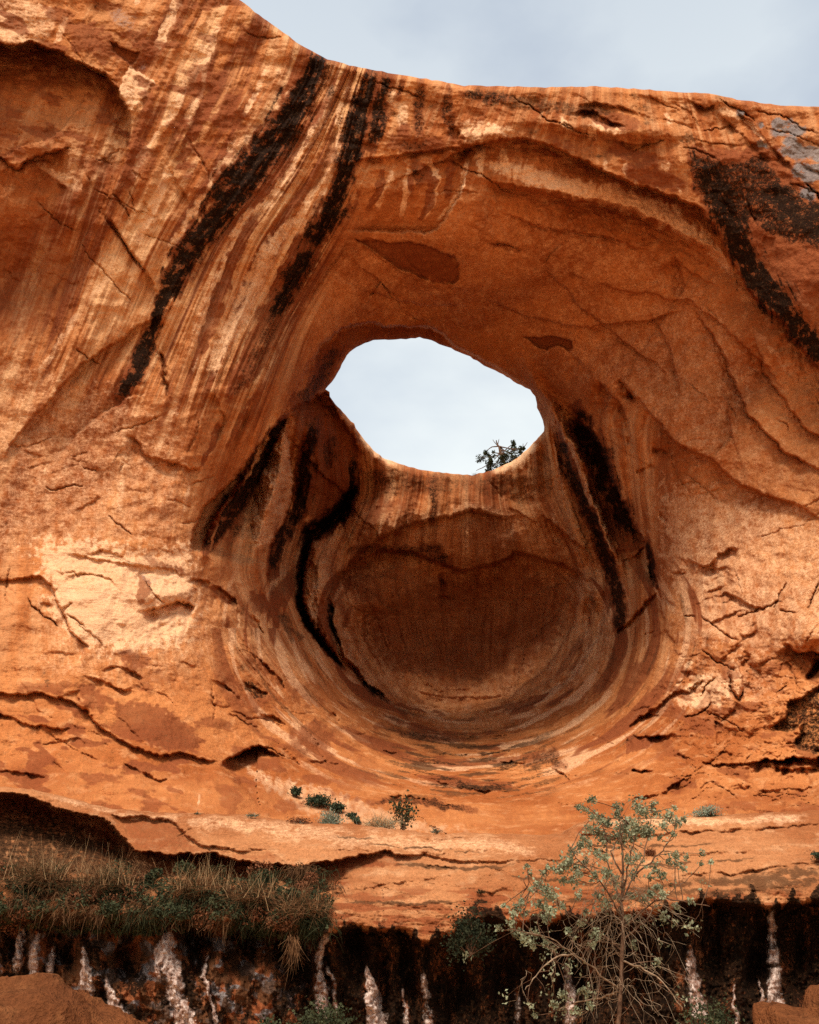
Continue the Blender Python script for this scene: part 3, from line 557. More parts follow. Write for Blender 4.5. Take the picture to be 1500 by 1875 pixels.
for p, v_ in (([(598,175,8),(560,235,12),(525,292,14),(488,345,12),(455,385,8)], .75), ([(470,388,8),(430,470,10),(400,545,12),(380,615,11),(366,652,6)], .9), ([(548,432,8),(520,500,10),(495,560,11),(462,640,14),(438,690,13),(412,738,8)], .9), ([(615,235,4),(600,290,9),(570,335,10),(530,385,9)], .7),
    ([(330,20,12),(322,80,10)], .5), ([(400,120,10),(380,190,10),(350,260,12),(320,300,10)], .7), ([(280,160,12),(265,220,14),(240,260,10)], .6), ([(430,90,12),(480,60,14)], .6), ([(440,150,14),(400,230,12)], .5), ([(350,290,14),(330,330,14)], .6), ([(250,300,10),(225,360,9)], .5),
    ([(772,295,7),(792,335,8),(785,375,7),(765,405,4)], .85), ([(700,300,5),(695,345,7),(672,390,6)], .7), ([(828,285,7),(822,340,9),(812,375,6)], .6), ([(755,310,5),(750,360,6)], .6), ([(720,240,14),(760,245,14)], .6), ([(645,395,4),(660,340,5)], .5),
    ([(330,640,6),(300,760,8),(285,800,5)], .35), ([(405,770,6),(385,820,7),(365,860,4)], .7), ([(480,700,5),(440,770,6),(410,830,5)], .5), ([(240,60,26),(290,110,16)], .6), ([(180,60,20),(210,110,14)], .6),
    ([(1110,260,14),(1160,285,14),(1220,300,14)], .6), ([(1140,300,14),(1200,330,16),(1260,345,14)], .75), ([(1000,250,8),(1060,275,10)], .5), ([(1380,500,12),(1450,590,14),(1500,650,12)], .6), ([(640,150,8),(635,200,8)], .5)): K('rust_shade', p, v_, edge=.45)
# broad paler zones on the walls
for P_, v_ in (([(0,640),(200,700),(330,760),(350,860),(345,1000),(0,1030),(-200,1000),(-200,700)], .24), ([(60,1000),(370,1010),(420,1200),(300,1260),(60,1250)], .2), ([(1200,880),(1380,900),(1540,960),(1540,1180),(1380,1200),(1250,1180),(1200,1000)], .3), ([(1200,700),(1400,760),(1540,860),(1540,960),(1300,880)], .16), ([(1240,1200),(1420,1180),(1440,1280),(1300,1340)], .22),
    ([(560,560),(640,440),(700,500),(760,560),(640,590),(580,620)], .12), ([(430,1000),(500,1110),(600,1260),(520,1290),(400,1120)], .15), ([(1040,1130),(1130,1180),(1100,1280),(980,1300),(930,1280)], .18)): S.poly('pale', P_, v_, 36)
# inside the pothole
S.poly('dirt_shade', [(520,762),(560,745),(600,740),(640,800),(655,870),(640,940),(600,985),(560,990),(520,960),(540,905),(535,840)], .20, 10); S.poly('dirt_shade', [(455,850),(520,765),(528,790),(480,860),(462,940),(455,1000),(372,1015),(385,970)], .18, 8)
S.poly('dirt_shade', [(1060,745),(1080,800),(1120,890),(1150,950),(1186,1000),(1150,1010),(1110,930),(1060,860)], .15, 8); S.poly('varnish_shade', [(500,1000),(545,985),(552,1100),(505,1080)], .22, 8)
for p, v_ in (([(622,632,8),(600,668,13),(575,705,16),(548,740,12)], .6), ([(578,770,8),(563,830,15),(556,880,17),(548,930,17),(530,965,12)], .85), ([(612,790,8),(606,830,11),(600,860,6)], .55), ([(645,830,5),(643,890,8),(632,930,14),(605,955,16),(570,972,15),(556,1000,9),(551,1050,6),(549,1100,6),(562,1142,5),(592,1182,4),(630,1225,3)], .9),
    ([(520,762,6),(490,825,15),(458,880,18),(428,925,18),(400,972,12),(375,1010,6)], .8), ([(440,950,8),(420,990,8)], .5), ([(527,955,16),(508,1000,12),(498,1050,9)], .8), ([(603,1092,3),(606,1150,6),(626,1202,6),(662,1246,5),(712,1285,3)], .95),
    ([(640,1010,6),(700,1003,8),(770,1012,10),(800,1020,14)], .45), ([(1055,745,9),(1070,785,17),(1093,830,17),(1113,890,17),(1140,945,15),(1160,985,10)], .9), ([(1025,800,8),(1035,850,12),(1060,900,14),(1085,950,14),(1102,1000,13),(1122,1055,11),(1134,1115,11),(1136,1160,9)], .78),
    ([(1186,985,4),(1194,1030,5),(1200,1070,4)], .8), ([(790,880,10),(795,925,8),(790,960,5)], .55), ([(775,1004,8),(800,1012,13),(820,1028,8)], .6), ([(805,1055,5),(815,1075,9)], .6), ([(905,1050,6),(920,1075,8)], .3), ([(690,870,10),(710,890,10)], .5)): K('varnish_shade', p, v_, edge=.5)
S.poly('rust_shade', [(540,735),(600,725),(650,800),(660,870),(640,940),(590,960),(545,930),(545,850)], .85, 10); S.poly('rust_shade', [(640,600),(700,595),(790,602),(830,640),(800,650),(640,640),(600,700),(560,720),(585,640)], .45, 4)  # second patch: shade on the hole's inner rim, painted dark red
S.poly('rust_shade', [(660,1040),(800,1050),(1040,1050),(1060,1090),(960,1230),(850,1260),(720,1220),(650,1120)], .16, 30); S.poly('rust_shade', [(1050,760),(1080,800),(1120,880),(1180,990),(1185,1010),(1120,1010),(1050,900),(1020,800)], .6, 6)
S.poly('rust_shade', [(860,960),(1000,960),(1050,1010),(900,1010),(740,1005)], .2, 14); pass
K('rust_shade', [(620,1100,10),(640,1050,14),(690,1025,14)], .4); K('rust_shade', [(660,960,14),(700,930,12),(750,920,10)], .35)
S.poly('dirt_shade', [(640,850),(760,862),(960,862),(1000,800),(1020,900),(960,930),(860,900),(760,905),(660,930)], .5, 14)
K('pale', [(690,985,8),(760,950,12),(860,930,10),(940,950,8)], .3, edge=.9); K('pale', [(430,1000,3),(470,960,3),(530,860,16),(505,960,12)], .22); K('pale', [(1000,900,3),(1040,1030,5)], .3); K('pale', [(1045,850,5),(1075,920,5),(1120,1000,5),(1130,1020,3)], .3)
for p in ([(1106,1080,4),(1098,1160,6),(1048,1240,8),(968,1294,7),(900,1310,5)], [(625,1130,4),(645,1200,6),(692,1274,6),(760,1316,5)], [(668,1100,3),(676,1175,4),(715,1240,5)], [(590,1010,4),(580,1070,6),(590,1130,6),(625,1190,5)]): K('pale', p, .35)  # painted highlights along the bowl's lips and rims
K('pale', [(1030,1150,20),(980,1240,16),(900,1290,12)], .2, edge=.9); K('pale', [(735,850,10),(690,830,8),(655,790,5)], .5); K('pale', [(900,868,6),(950,845,8),(990,805,8)], .7)  # last two: skylight on the hole's lower rim, painted pale
S.poly('pale', [(620,440),(860,400),(1000,380),(1200,460),(1330,560),(1400,700),(1300,900),(1180,760),(1040,690),(860,610),(700,590),(560,660)], .2, 30)  # ceiling painted paler in place of bounce light
S.poly('pale', [(565,960),(660,900),(760,930),(950,930),(1050,980),(1140,1060),(1120,1200),(1000,1320),(860,1350),(720,1320),(600,1220),(560,1100)], .2, 24)  # bowl interior painted paler to stand in for light
S.poly('rust_shade', [(655,1050),(740,1030),(850,1062),(950,1035),(1050,1075),(1040,1150),(960,1235),(860,1262),(740,1235),(670,1150)], .33, 22)
S.poly('rust_shade', [(0,1385),(200,1395),(420,1410),(700,1470),(1000,1480),(1250,1440),(1540,1440),(1540,1540),(-100,1540)], .22, 20); S.poly('rust_shade', [(-60,400),(90,400),(150,470),(140,560),(60,620),(-60,620)], .3, 30)  # second patch: shading of the far-left hollow put into the colour
S.small = .9
for P_, a_ in (([(1262,552),(1320,640),(1370,760),(1440,830),(1540,880)], .7), ([(980,470),(1060,560),(1160,640),(1240,700)], .35), ([(870,540),(960,580),(1060,600),(1180,590),(1270,560)], .4), ([(640,520),(760,560),(860,560)], .3), ([(860,300),(840,360),(800,420),(700,425),(630,420)], .5),
    ([(1330,720),(1340,800),(1300,840)], .3), ([(1180,560),(1230,640),(1250,740)], .35), ([(560,560),(600,500),(640,440)], .4), ([(640,470),(700,520),(665,550)], .25), ([(1380,600),(1400,680),(1470,780),(1540,830)], .6), ([(900,380),(1000,420),(1100,430),(1220,470)], .35)): S.step(P_, a_, L=49, w=2)
S.small = .36
for P_ in ([(524,775),(533,830),(538,890),(524,945),(500,990),(470,1008),(461,985),(463,930),(474,890),(495,835)],): S.erase(P_); S.poly('pale', P_, .38, 6)
S.erase([(1022,762),(1040,800),(1062,850),(1078,905),(1105,955),(1125,1000),(1134,1022)], f=3, w=7); K('pale', [(1030,780,5),(1062,850,6),(1078,905,5),(1125,1000,4)], .4)
S.erase([(385,1005),(398,955),(425,905),(460,865),(490,800)], f=2, w=3); S.erase([(575,1000),(566,1060),(575,1120),(610,1180),(660,1240)], f=4, w=9)
# grimy bowl floor
for p in () and ([(700,1335,14),(780,1360,16),(870,1362,12),(960,1360,12)], [(720,1395,14),(800,1415,20),(880,1430,20),(960,1420,16),(1020,1400,14)], [(600,1290,12),(680,1360,20),(760,1380,14)], [(740,1450,8),(800,1462,10),(880,1470,6)], [(980,1350,10),(1030,1390,14),(1050,1420,10)], [(640,1400,10),(700,1430,12)]): K('dirt_shade', p, .95, edge=.8)
K('varnish_shade', [(820,1432,5),(880,1445,8),(930,1438,5)], .6); K('varnish_shade', [(690,1330,5),(780,1350,7),(850,1352,5)], .5); K('varnish_shade', [(680,1470,3),(730,1462,4),(790,1472,6),(870,1484,4)], .6); K('varnish_shade', [(965,1395,8),(1010,1385,12),(1030,1400,8)], .5)
S.poly('pale', [(870,1385),(960,1380),(940,1400),(840,1400)], .35, 6); S.poly('pale', [(830,1425),(900,1440),(840,1445)], .3, 6)
S.poly('pale', [(440,1400),(500,1420),(620,1450),(760,1500),(860,1520),(700,1530),(560,1490),(470,1430)], .36, 10); K('pale', [(365,1455,3),(362,1475,2)], .9)
k = S.m['pale']; k *= (.75+.5*fbm(U/16, V/22, 3, 88)+.25)
S.put('dirt_shade', np.s_[:, :], .8*sstep(.0, .3, fbm(bowl_r*20, U/80, 4, 95)+.25*fbm(U/60,V/30,2,97))*np.exp(-((U-860)/190)**4-((V-1400)/72)**4))
S.put('varnish_shade', np.s_[:, :], .6*sstep(.1, .4, fbm(bowl_r*26, U/60, 4, 96))*np.exp(-((U-880)/160)**4-((V-1410)/60)**4))
for kk in ('varnish_shade', 'rust_shade', 'pale', 'dirt_shade', 'grey', 'pink'): S.mask(kk)
lipv = np.interp(U, [0,300,560,640,700,850,880,950,1060,1190,1280,1340,1440,1560], [420,420,420,400,290,275,262,255,290,345,380,480,600,760]); topb = topb*sstep(0, 14, lipv-V)
mott = .8*sstep(.04, .30, fbm((U+V*.3)/75, (V-U*.25)/34, 5, 91))
S.m['rust_shade'] = np.maximum(S.m['rust_shade'], .6*mott*(topb*sstep(600,420,U)*.9+lowL*.8*sstep(1200,1280,V)+lowR*.6+leftw*.3+rightw*.22)); S.m['dirt_shade'] = np.maximum(S.m['dirt_shade'], .8*np.clip(fbm(U/50, V/30, 4, 93), 0, 1)*topb*sstep(550,750,U))
ang = np.arctan2(V-1150, U-850); rb = sstep(.75, 1.0, bowl_r)*sstep(2.4, 1.7, bowl_r)*sstep(960, 1100, V)*sstep(1500, 1400, V)
S.put('rust_shade', np.s_[:, :], rb*.55*sstep(.08, .3, fbm(bowl_r*7, ang*1.6, 4, 121))); S.put('pale', np.s_[:, :], rb*.38*sstep(.05, .35, fbm(bowl_r*10, ang*1.8, 4, 122))); S.put('dirt_shade', np.s_[:, :], rb*.5*sstep(.25, .5, fbm(bowl_r*16, ang*3, 4, 123)))
S.put('dirt_shade', np.s_[:, :], .36*np.exp(-((U-850)/170)**4-((V-1130)/90)**4)*sstep(.0, .4, fbm(U/36, V/24, 4, 124)))
S.streak = sstep(1330, 1180, V)*np.clip(strk*1.0+.45*inner+.25*topb+.25*leftw*.6+.12, 0, 1)*(1-.7*roof)*(1-.85*np.exp(-((U-850)/190)**4-((V-1150)/125)**4))

def finish(S, name, mat, keep=None, skirts=None, parent=None):
    S.depth = S.D+S.dz; Hh, Ww = S.shape
    P = at(S.U, S.V, S.depth).reshape(-1, 3)
    idx = np.arange(Hh*Ww).reshape(Hh, Ww)
    f = np.stack([idx[:-1, :-1], idx[1:, :-1], idx[1:, 1:], idx[:-1, 1:]], -1).reshape(-1, 4)
    if keep is not None: f = f[keep.ravel()[f].any(1)]
    flow = np.stack([S.q, S.V/100, S.streak], -1).reshape(-1, 3)
    mA = np.stack([S.m[k] for k in ('varnish_shade', 'pale', 'rust_shade')], -1).reshape(-1, 3)
    mB = np.stack([S.m[k] for k in ('grey', 'dirt_shade', 'pink')], -1).reshape(-1, 3)
    faces = [f]
    if skirts:
        e = np.concatenate([f[:, [0,1]], f[:, [1,2]], f[:, [2,3]], f[:, [3,0]]]); key = np.sort(e, 1); key = key[:, 0]*(Hh*Ww)+key[:, 1]
        un, inv, cnt = np.unique(key, return_inverse=True, return_counts=True); be = e[cnt[inv] == 1]
        for fn in skirts:
            ve = fn(S, P)                                  # returns bool per vertex and ring offset function
            sel = ve[0][be[:, 0]] & ve[0][be[:, 1]]; b = be[sel]; vs_ = np.unique(b)
            cur = vs_
            for ring in ve[1]:
                newP = ring(P[vs_], S.U.ravel()[vs_], S.V.ravel()[vs_]); n0 = len(P) if cur is vs_ else len(allP)
                if cur is vs_: allP = P
                allP = np.vstack([allP, newP]); new = np.arange(len(newP))+len(allP)-len(newP)
                m = np.searchsorted(vs_, b); faces.append(np.stack([cur[m[:, 1]], cur[m[:, 0]], new[m[:, 0]], new[m[:, 1]]], -1))
                flow = np.vstack([flow, flow[vs_]]); mA = np.vstack([mA, mA[vs_]*.3]); mB = np.vstack([mB, mB[vs_]*.3]); cur = new
            P = allP
    used = np.zeros(len(P), bool)
    for f_ in faces: used[f_.ravel()] = True
    rm = np.cumsum(used)-1; faces = [rm[f_] for f_ in faces]
    return np_mesh(name, P[used], faces, mat, parent, attrs={'flow': flow[used], 'mA': mA[used], 'mB': mB[used]})
def sk_hole(S, P):
    sel = hole_in.ravel()
    def ring(k):
        def g(p, u, v):
            up = np.clip((760-v)/60, 0, 1)[:, None]; r = np.stack([(u-800)/200, np.zeros(len(u)), (745-v)/120], -1)
            back = np.array([0, 1., 0]); o = up*np.stack([r[:, 0]*.8, 0*u+.15, 0*u+1], -1)+(1-up)*(back+.35*r*np.array([1, 0, .1]))
            return p+o*k
        return g
    return sel, [ring(.6), ring(2.0), ring(3.4)]
def sk_rim(S, P):
    sel = sky_in.ravel()
    return sel, [lambda p, u, v: p+np.array([0, 1.2, .1]), lambda p, u, v: p+np.array([0, 4, .6]), lambda p, u, v: p+np.array([0, 8., .8])]
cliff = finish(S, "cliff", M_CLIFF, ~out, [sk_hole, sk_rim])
tag(cliff, "towering red sandstone cliff with dark water streaks, a deep alcove and an oval hole open to the sky", kind="structure")
# ------------------------------------------------------------------ the ledge in front, its dark undercut, and the ground
rng = random.Random(8)
CREST = [(-900,1400),(-60,1438),(0,1440),(60,1445),(130,1462),(200,1480),(300,1488),(450,1492),(520,1502),(560,1506),(640,1508),(700,1515),(760,1522),(800,1528),(850,1524),(900,1526),(980,1528),(1036,1527),(1042,1518),(1060,1508),(1080,1500),(1110,1497),(1150,1498),(1200,1494),(1250,1496),(1300,1494),(1350,1490),(1430,1487),(1500,1484),(1600,1480),(2400,1440)]
crestp = refine(CREST, 9, 1.2, rng)
T = Sheet(axis(-900, -12, 1512, 2400, FINE), axis(1400, 1425, 1888, 2250, FINE))
above = in_poly(T.U, T.V, np.vstack([crestp, [[2600, 1200], [-1200, 1200]]]))
dc, _, _, cx, cy = poly_dist(T.U, T.V, crestp)
T.U = np.where(above, cx, T.U); T.V = np.where(above, cy, T.V); dc[above] = 0
T.warp(15); ne = np.minimum(dc/14, 1); T.WU = T.U+(T.WU-T.U)*ne; T.WV = T.V+(T.WV-T.V)*ne
C = []
row(1440, (-900,13),(0,16.6),(2400,13)); row(1490, (300,17),(1300,17.2),(1500,17)); row(1520, (600,17),(900,17.3),(-900,12.5),(2400,12.5)); row(1540, (0,15.6),(300,16.0),(600,16.2),(900,16.6),(1200,16.4),(1500,16.0))
row(1600, (0,15.0),(300,15.2),(600,15.4),(900,15.4),(1200,15.2),(1500,15.0)); row(1650, (0,14.6),(300,14.7),(600,14.8),(900,14.7),(1200,14.6),(1500,14.5)); row(1700, (0,14.4),(600,14.4),(900,14.4),(1500,14.3),(-900,12),(2400,12))
row(1800, (0,14.4),(600,14.5),(900,14.5),(1500,14.3)); row(2000, (0,14.2),(750,14.3),(1500,14.2)); row(2250, (-900,11),(750,14),(2400,11))
T.base(C)
GV2 = [1400, 1700, 1900, 2300]
T.flow([[x, x, x+(x-750)*.01, x+(x-750)*.02] for x in range(-900, 2500, 100)], GV2); T.qs = .25; T.small = .36
st, gr, bu = T.step, T.groove, T.bulge
# slab underside on the left
st([(-120,1436),(0,1452),(50,1457),(100,1478),(150,1492),(190,1502),(215,1524),(245,1558),(300,1565),(380,1562),(440,1576),(540,1588),(620,1575),(700,1560),(800,1570),(900,1580),(960,1576)], [3.2,3.2,3.2,3.1,3.0,2.9,2.8,2.6,2.4,2.3,2.2,1.9,1.2,.5,.3,.2,.1], L=150, w=2, ends=False)
st([(-900,1560),(-50,1585),(100,1590),(250,1606),(400,1612),(520,1620),(600,1628),(680,1600)], [-1.6,-1.6,-1.7,-1.7,-1.6,-1.3,-.7,0], L=400, w=10, ends=False)
st([(190,1490),(225,1500),(260,1496),(320,1508),(345,1535),(370,1548),(440,1560),(520,1552)], [.1,.4,.5,.5,.4,.3,.1], L=60, w=6); st([(320,1535),(342,1522),(350,1515)], .35, L=12)
st([(560,1560),(640,1556),(720,1562),(800,1566),(870,1560)], .3, L=26, w=3); st([(640,1598),(648,1635)], .3, L=20); st([(590,1640),(640,1632),(700,1620),(780,1612),(860,1600)], .35, L=18, w=3)
st([(750,1540),(820,1536),(900,1530),(960,1534)], .3, L=9); st([(760,1588),(800,1584),(842,1592)], .4, L=9, w=1.5); st([(740,1552),(840,1560),(930,1556),(1040,1566)], .25, L=10); st([(870,1626),(900,1638),(930,1622),(1000,1612)], .35, L=12)
st([(1036,1526),(1080,1530),(1140,1534),(1200,1530),(1250,1523),(1350,1521),(1450,1513),(1600,1506)], [.3,.4,.3,.5,.6,.45,.4,.4], L=20, w=2)
st([(1180,1606),(1240,1604),(1290,1600),(1340,1600),(1400,1591),(1450,1584),(1520,1574),(1600,1565)], [.1,.2,.3,.5,.5,.4,.5,.5], L=16, w=1.5)
st([(980,1606),(1060,1600),(1140,1610)], .25, L=12); st([(1160,1560),(1260,1566),(1350,1560),(1500,1545)], .25, L=14)
# undercut below the lip
LIP = [(-900,1660),(0,1668),(120,1672),(250,1678),(400,1690),(540,1695),(590,1712),(620,1702),(660,1696),(700,1706),(740,1700),(765,1724),(800,1722),(832,1718),(842,1690),(900,1685),(950,1692),(1000,1688),(1060,1684),(1120,1676),(1200,1668),(1260,1655),(1320,1652),(1400,1662),(1500,1650),(2400,1620)]
st(LIP, [1.25]*len(LIP), L=4000, w=5, ends=False, lip=.1)
rg = random.Random(3)
# fluted wall under the lip: dark hollows between paler ribs
for (u, v, ru, rv, a) in [(115,1740,22,34,1.0),(250,1745,26,30,.9),(225,1760,28,34,1.2),(360,1720,30,60,1.6),(470,1720,60,40,1.8),(430,1770,20,30,1.0),(545,1760,30,50,1.4),(650,1740,20,50,1.0),(700,1800,12,90,1.0),(745,1780,25,80,1.1),(830,1800,40,90,1.4),(930,1790,50,90,1.2),(1060,1790,60,90,1.3),(1180,1800,40,80,1.2),(1300,1760,50,90,1.6),(1380,1760,25,90,1.4),(1450,1740,50,90,1.8),(20,1720,20,30,.7)]:
    bu(u, v, ru, rv, -a)
RIBS = [([(42,1698,4),(36,1730,7),(28,1775,10)],.9),([(70,1705,4),(64,1740,7),(60,1790,9)],.7),([(95,1730,4),(92,1765,6),(88,1810,8)],.75),([(155,1730,3),(152,1770,8),(162,1830,14)],.95),([(195,1790,3),(205,1825,8),(228,1885,14)],.85),([(312,1702,6),(300,1740,16),(318,1790,15),(322,1830,12),(350,1890,18)],1.0),([(287,1765,3),(290,1800,5)],.6),
        ([(380,1745,2),(374,1790,4),(385,1830,3),(402,1880,4)],.8),([(598,1700,5),(585,1760,7),(590,1830,12),(600,1890,12)],.6),([(600,1760,3),(612,1810,5),(615,1870,4)],.4),([(672,1768,3),(676,1800,7),(688,1850,13),(692,1900,16)],1.0),([(778,1775,4),(780,1830,7),(790,1890,10)],.45),([(735,1800,3),(742,1850,6),(748,1890,6)],.4),([(945,1790,5),(950,1890,7)],.3),([(1040,1760,8),(1044,1830,9),(1040,1890,10)],.45),([(1262,1730,4),(1272,1800,12),(1285,1885,18)],.5),
        ([(1345,1800,2),(1344,1840,3),(1350,1890,5)],.6),([(1390,1790,2),(1396,1840,4),(1400,1890,6)],.7),([(1412,1660,5),(1415,1740,9),(1420,1800,12),(1420,1870,14)],.55)]
for p, v_ in RIBS:
    T.groove([(a, b, w*1.1) for a, b, w in p], -.35, ends=False); T.stroke('pink', p, v_, edge=.5)
    if v_ > .7: T.stroke('varnish_shade', [(a+w*1.5, b-4, w*.7) for a, b, w in p], .8, edge=.6)
U, V = T.U, T.V
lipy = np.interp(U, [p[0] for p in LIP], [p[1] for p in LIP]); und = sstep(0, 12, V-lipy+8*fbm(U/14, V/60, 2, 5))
T.dz += .05*fbm(U/90+.01*V, (V-U*.04)/12, 4, 101)*(1-und)+.05*terr(fbm((U+V)/130, (V-U*.12)/16, 4, 103), 4)*(1-und) + .02*fbm(U/7, V/5, 2, 102) + .25*und*fbm(U/26, V/60, 4, 104)+.05*und*fbm(U/8, V/9, 3, 105)
S_, S = S, T
strew(45, (150, 1500, 1500, 1640), 4, 10, (10, 36), .09, L=7); strew(30, (560, 1500, 1600, 1680), 2, 22, (8, 24), .08, L=7)
S = S_
t = np.clip(1-dc/9, 0, 1); T.dz += .5*(1-np.sqrt(1-t*t*.98))
# paint: soot-black seeps with ragged fingers, and painted shade in the slab recess
fing = 30*fbm(U/24+.2*fbm(U/9,V/20,2,9), V/160, 2, 111)+16*fbm(U/70, V*0, 2, 112)+6*fbm(U/7, V/9, 2, 119)
T.put('varnish_shade', np.s_[:, :], np.clip(sstep(-8, 6, V-lipy+fing+4)*sstep(470, 600, U)*.95, 0, 1))
T.put('varnish_shade', np.s_[:, :], .75*und*sstep(.15, -.2, fbm(U/42, V/52, 3, 113)))
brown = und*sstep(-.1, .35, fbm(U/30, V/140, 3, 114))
T.put('dirt_shade', np.s_[:, :], .8*und*sstep(-.3, .1, fbm(U/22, V/40, 3, 141))); T.put('rust_shade', np.s_[:, :], np.maximum(.55*und, .6*sstep(1580, 1670, V)*sstep(-.25, .25, fbm(U/70, V/14, 3, 131)))); T.put('grey', np.s_[:, :], .7*und*sstep(700, 500, U)*sstep(-.1, .3, fbm(U/36, V/30, 3, 116)))
T.m['varnish_shade'] = T.m['varnish_shade']*(1-.35*brown*und); T.m['varnish_shade'] *= (1-.9*np.clip(T.m['pink'], 0, 1))
K = T.stroke
for p in ([(880,1700,18),(885,1660,16),(870,1680,22)], [(1300,1660,20),(1350,1650,16)], [(700,1690,6),(703,1702,8)], [(640,1688,3),(640,1705,5)], [(620,1690,2),(620,1700,3)]): K('varnish_shade', p, .8, edge=.6)
K('dirt_shade', [(1100,1650,10),(1250,1625,16),(1400,1615,22),(1520,1600,30)], .75, edge=.8); K('rust_shade', [(-100,1480,20),(60,1490,20),(150,1525,22),(220,1560,22)], .8, edge=.6); K('varnish_shade', [(-100,1500,22),(60,1510,24),(140,1540,22)], .45, edge=.6)  # last two strokes paint the shade inside the left recess
T.poly('dirt_shade', [(-200,1495),(0,1500),(150,1530),(230,1552),(262,1600),(-200,1610)], .85, 10); T.poly('varnish_shade', [(-200,1460),(0,1465),(110,1490),(215,1540),(240,1580),(-200,1600)], .5, 10)  # recess shade painted over the terrace behind the grass
for p in ([(650,1545,2),(760,1552,2.5),(900,1562,2)], [(600,1530,2),(700,1536,2)], [(700,1580,3),(820,1590,4),(960,1588,3)], [(900,1600,2.5),(1060,1618,3),(1200,1628,3)], [(1050,1548,2),(1180,1552,3),(1330,1544,2)], [(1100,1580,2.5),(1230,1584,3),(1400,1568,2)], [(620,1650,3),(740,1656,3),(860,1650,3)], [(950,1650,3),(1080,1650,4),(1200,1640,3)]): K('dirt_shade', p, .8, edge=.9)
K('rust_shade', [(300,1578,12),(420,1590,14),(520,1600,12),(650,1580,8),(760,1575,8)], .7); K('rust_shade', [(640,1600,18),(600,1610,14),(560,1615,10)], .6); K('varnish_shade', [(270,1580,14),(400,1595,14),(500,1600,10)], .35, edge=.6)  # black stroke paints the recess shade below the slab edge
K('rust_shade', [(1050,1520,8),(1090,1524,6)], .4); K('pale', [(60,1450,3),(250,1497,8),(420,1508,16),(600,1530,22),(760,1545,22),(900,1548,14),(1000,1560,12)], .30, edge=.98); K('pale', [(1090,1507,6),(1200,1506,8),(1350,1502,8),(1500,1497,8)], .4, edge=.9); K('pale', [(600,1690,8),(700,1660,14),(820,1640,10)], .15, edge=.9)
T.poly('rust_shade', [(225,1503),(265,1498),(320,1510),(345,1538),(372,1552),(440,1565),(500,1560),(520,1580),(440,1572),(380,1560),(250,1556)], .3, 5)
for kk in ('varnish_shade', 'rust_shade', 'pale', 'dirt_shade', 'grey', 'pink'): T.mask(kk)
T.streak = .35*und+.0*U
T.q = T.q*2
def sk_crest(S, P):
    sel = above.ravel()
    return sel, [lambda p, u, v: p+np.array([0, .5, .02]), lambda p, u, v: p+np.array([0, 1.6, -.05]), lambda p, u, v: p+np.array([0, 7.0, -.45])]
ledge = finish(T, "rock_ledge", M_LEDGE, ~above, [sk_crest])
tag(ledge, "pale orange sandstone ledge with a black seeping undercut in front of the alcove", kind="structure")

# ground: one sheet to the horizon, dipping gently away on all sides of the canyon floor
gx = np.r_[-1500, -600, -250, -120, np.linspace(-60, 60, 61), 120, 250, 600, 1500]; GX, GY = np.meshgrid(gx, gx)
gz = -1.0+.35*fbm(GX/9, GY/9, 3, 201)*np.exp(-(GX**2+GY**2)/60**2)
n = len(gx); gi = np.arange(n*n).reshape(n, n)
M_GROUND = rock_material("sandy_ground", base=(.62,.38,.21), deep=(.50,.27,.13), light=(.68,.45,.27), attrs=False)
ground = np_mesh("ground", np.stack([GX, GY, gz], -1).reshape(-1, 3), np.stack([gi[:-1,:-1], gi[:-1,1:], gi[1:,1:], gi[1:,:-1]], -1).reshape(-1, 4), M_GROUND)
tag(ground, "sandy orange canyon floor", kind="structure")
# ------------------------------------------------------------------ plants
R_ = np.random.default_rng(5)
M_STRAW = plain("dry_straw", [(.30,.17,.075), (.50,.32,.16)], 14, .8, .25)
M_DARKSTRAW = plain("brown_grass", [(.055,.025,.011), (.21,.10,.042)], 12, .85, .2)
M_GREENGRASS = plain("dull_green_grass", [(.016,.018,.007), (.055,.050,.020)], 9, .8, .2)
M_SAGE = plain("sage_leaves", [(.16,.19,.13), (.30,.32,.22)], 12, .8, .2)
M_LEAFG = plain("grey_green_leaves", [(.095,.100,.050), (.34,.340,.195)], 9, .6, .25, .2)
M_DARKLEAF = plain("dark_leaves", [(.024,.028,.012), (.065,.068,.030)], 6, .7, .1)
M_MOSS = plain("black_moss", [(.010,.013,.006), (.035,.035,.016)], 8, .9)
M_JUN = plain("juniper_scales", [(.022,.032,.018), (.065,.080,.040)], 8, .8, .1)
M_BARK = plain("brown_bark", [(.07,.034,.018), (.17,.09,.05)], 20, .85)
M_TWIG = plain("bleached_twigs", [(.14,.08,.042), (.34,.225,.135)], 16, .8)
M_BROWNB = plain("rusty_brush", [(.10,.035,.014), (.26,.10,.045)], 14, .85, .1)
VUP = np.array([0, 0, 1.0])
def nrm(a): return a/np.maximum(np.linalg.norm(a, axis=-1, keepdims=True), 1e-9)
def blades(name, root, d, L, wd, g, mat, parent=None, seg=4):
    """tapered bent blades growing from root along d, sagging by g"""
    n = len(root); d = nrm(d); side = nrm(np.cross(d, R_.normal(size=(n, 3)))); t = np.linspace(0, 1, seg+1)
    kink = R_.normal(size=(n, 3))*.2
    c = root[:, None]+d[:, None]*(L[:, None]*t)[..., None]+kink[:, None]*(L[:, None]*t**2)[..., None]-VUP*((g*L)[:, None]*t**2)[..., None]
    w = (wd[:, None]*(1-t*.85))[..., None]*side[:, None]*.5
    co = np.stack([c-w, c+w], 2).reshape(-1, 3); b = (np.arange(n)*(seg+1)*2)[:, None]+np.arange(seg)*2
    f = np.stack([b, b+1, b+3, b+2], -1).reshape(-1, 4)
    return np_mesh(name, co, f, mat, parent)
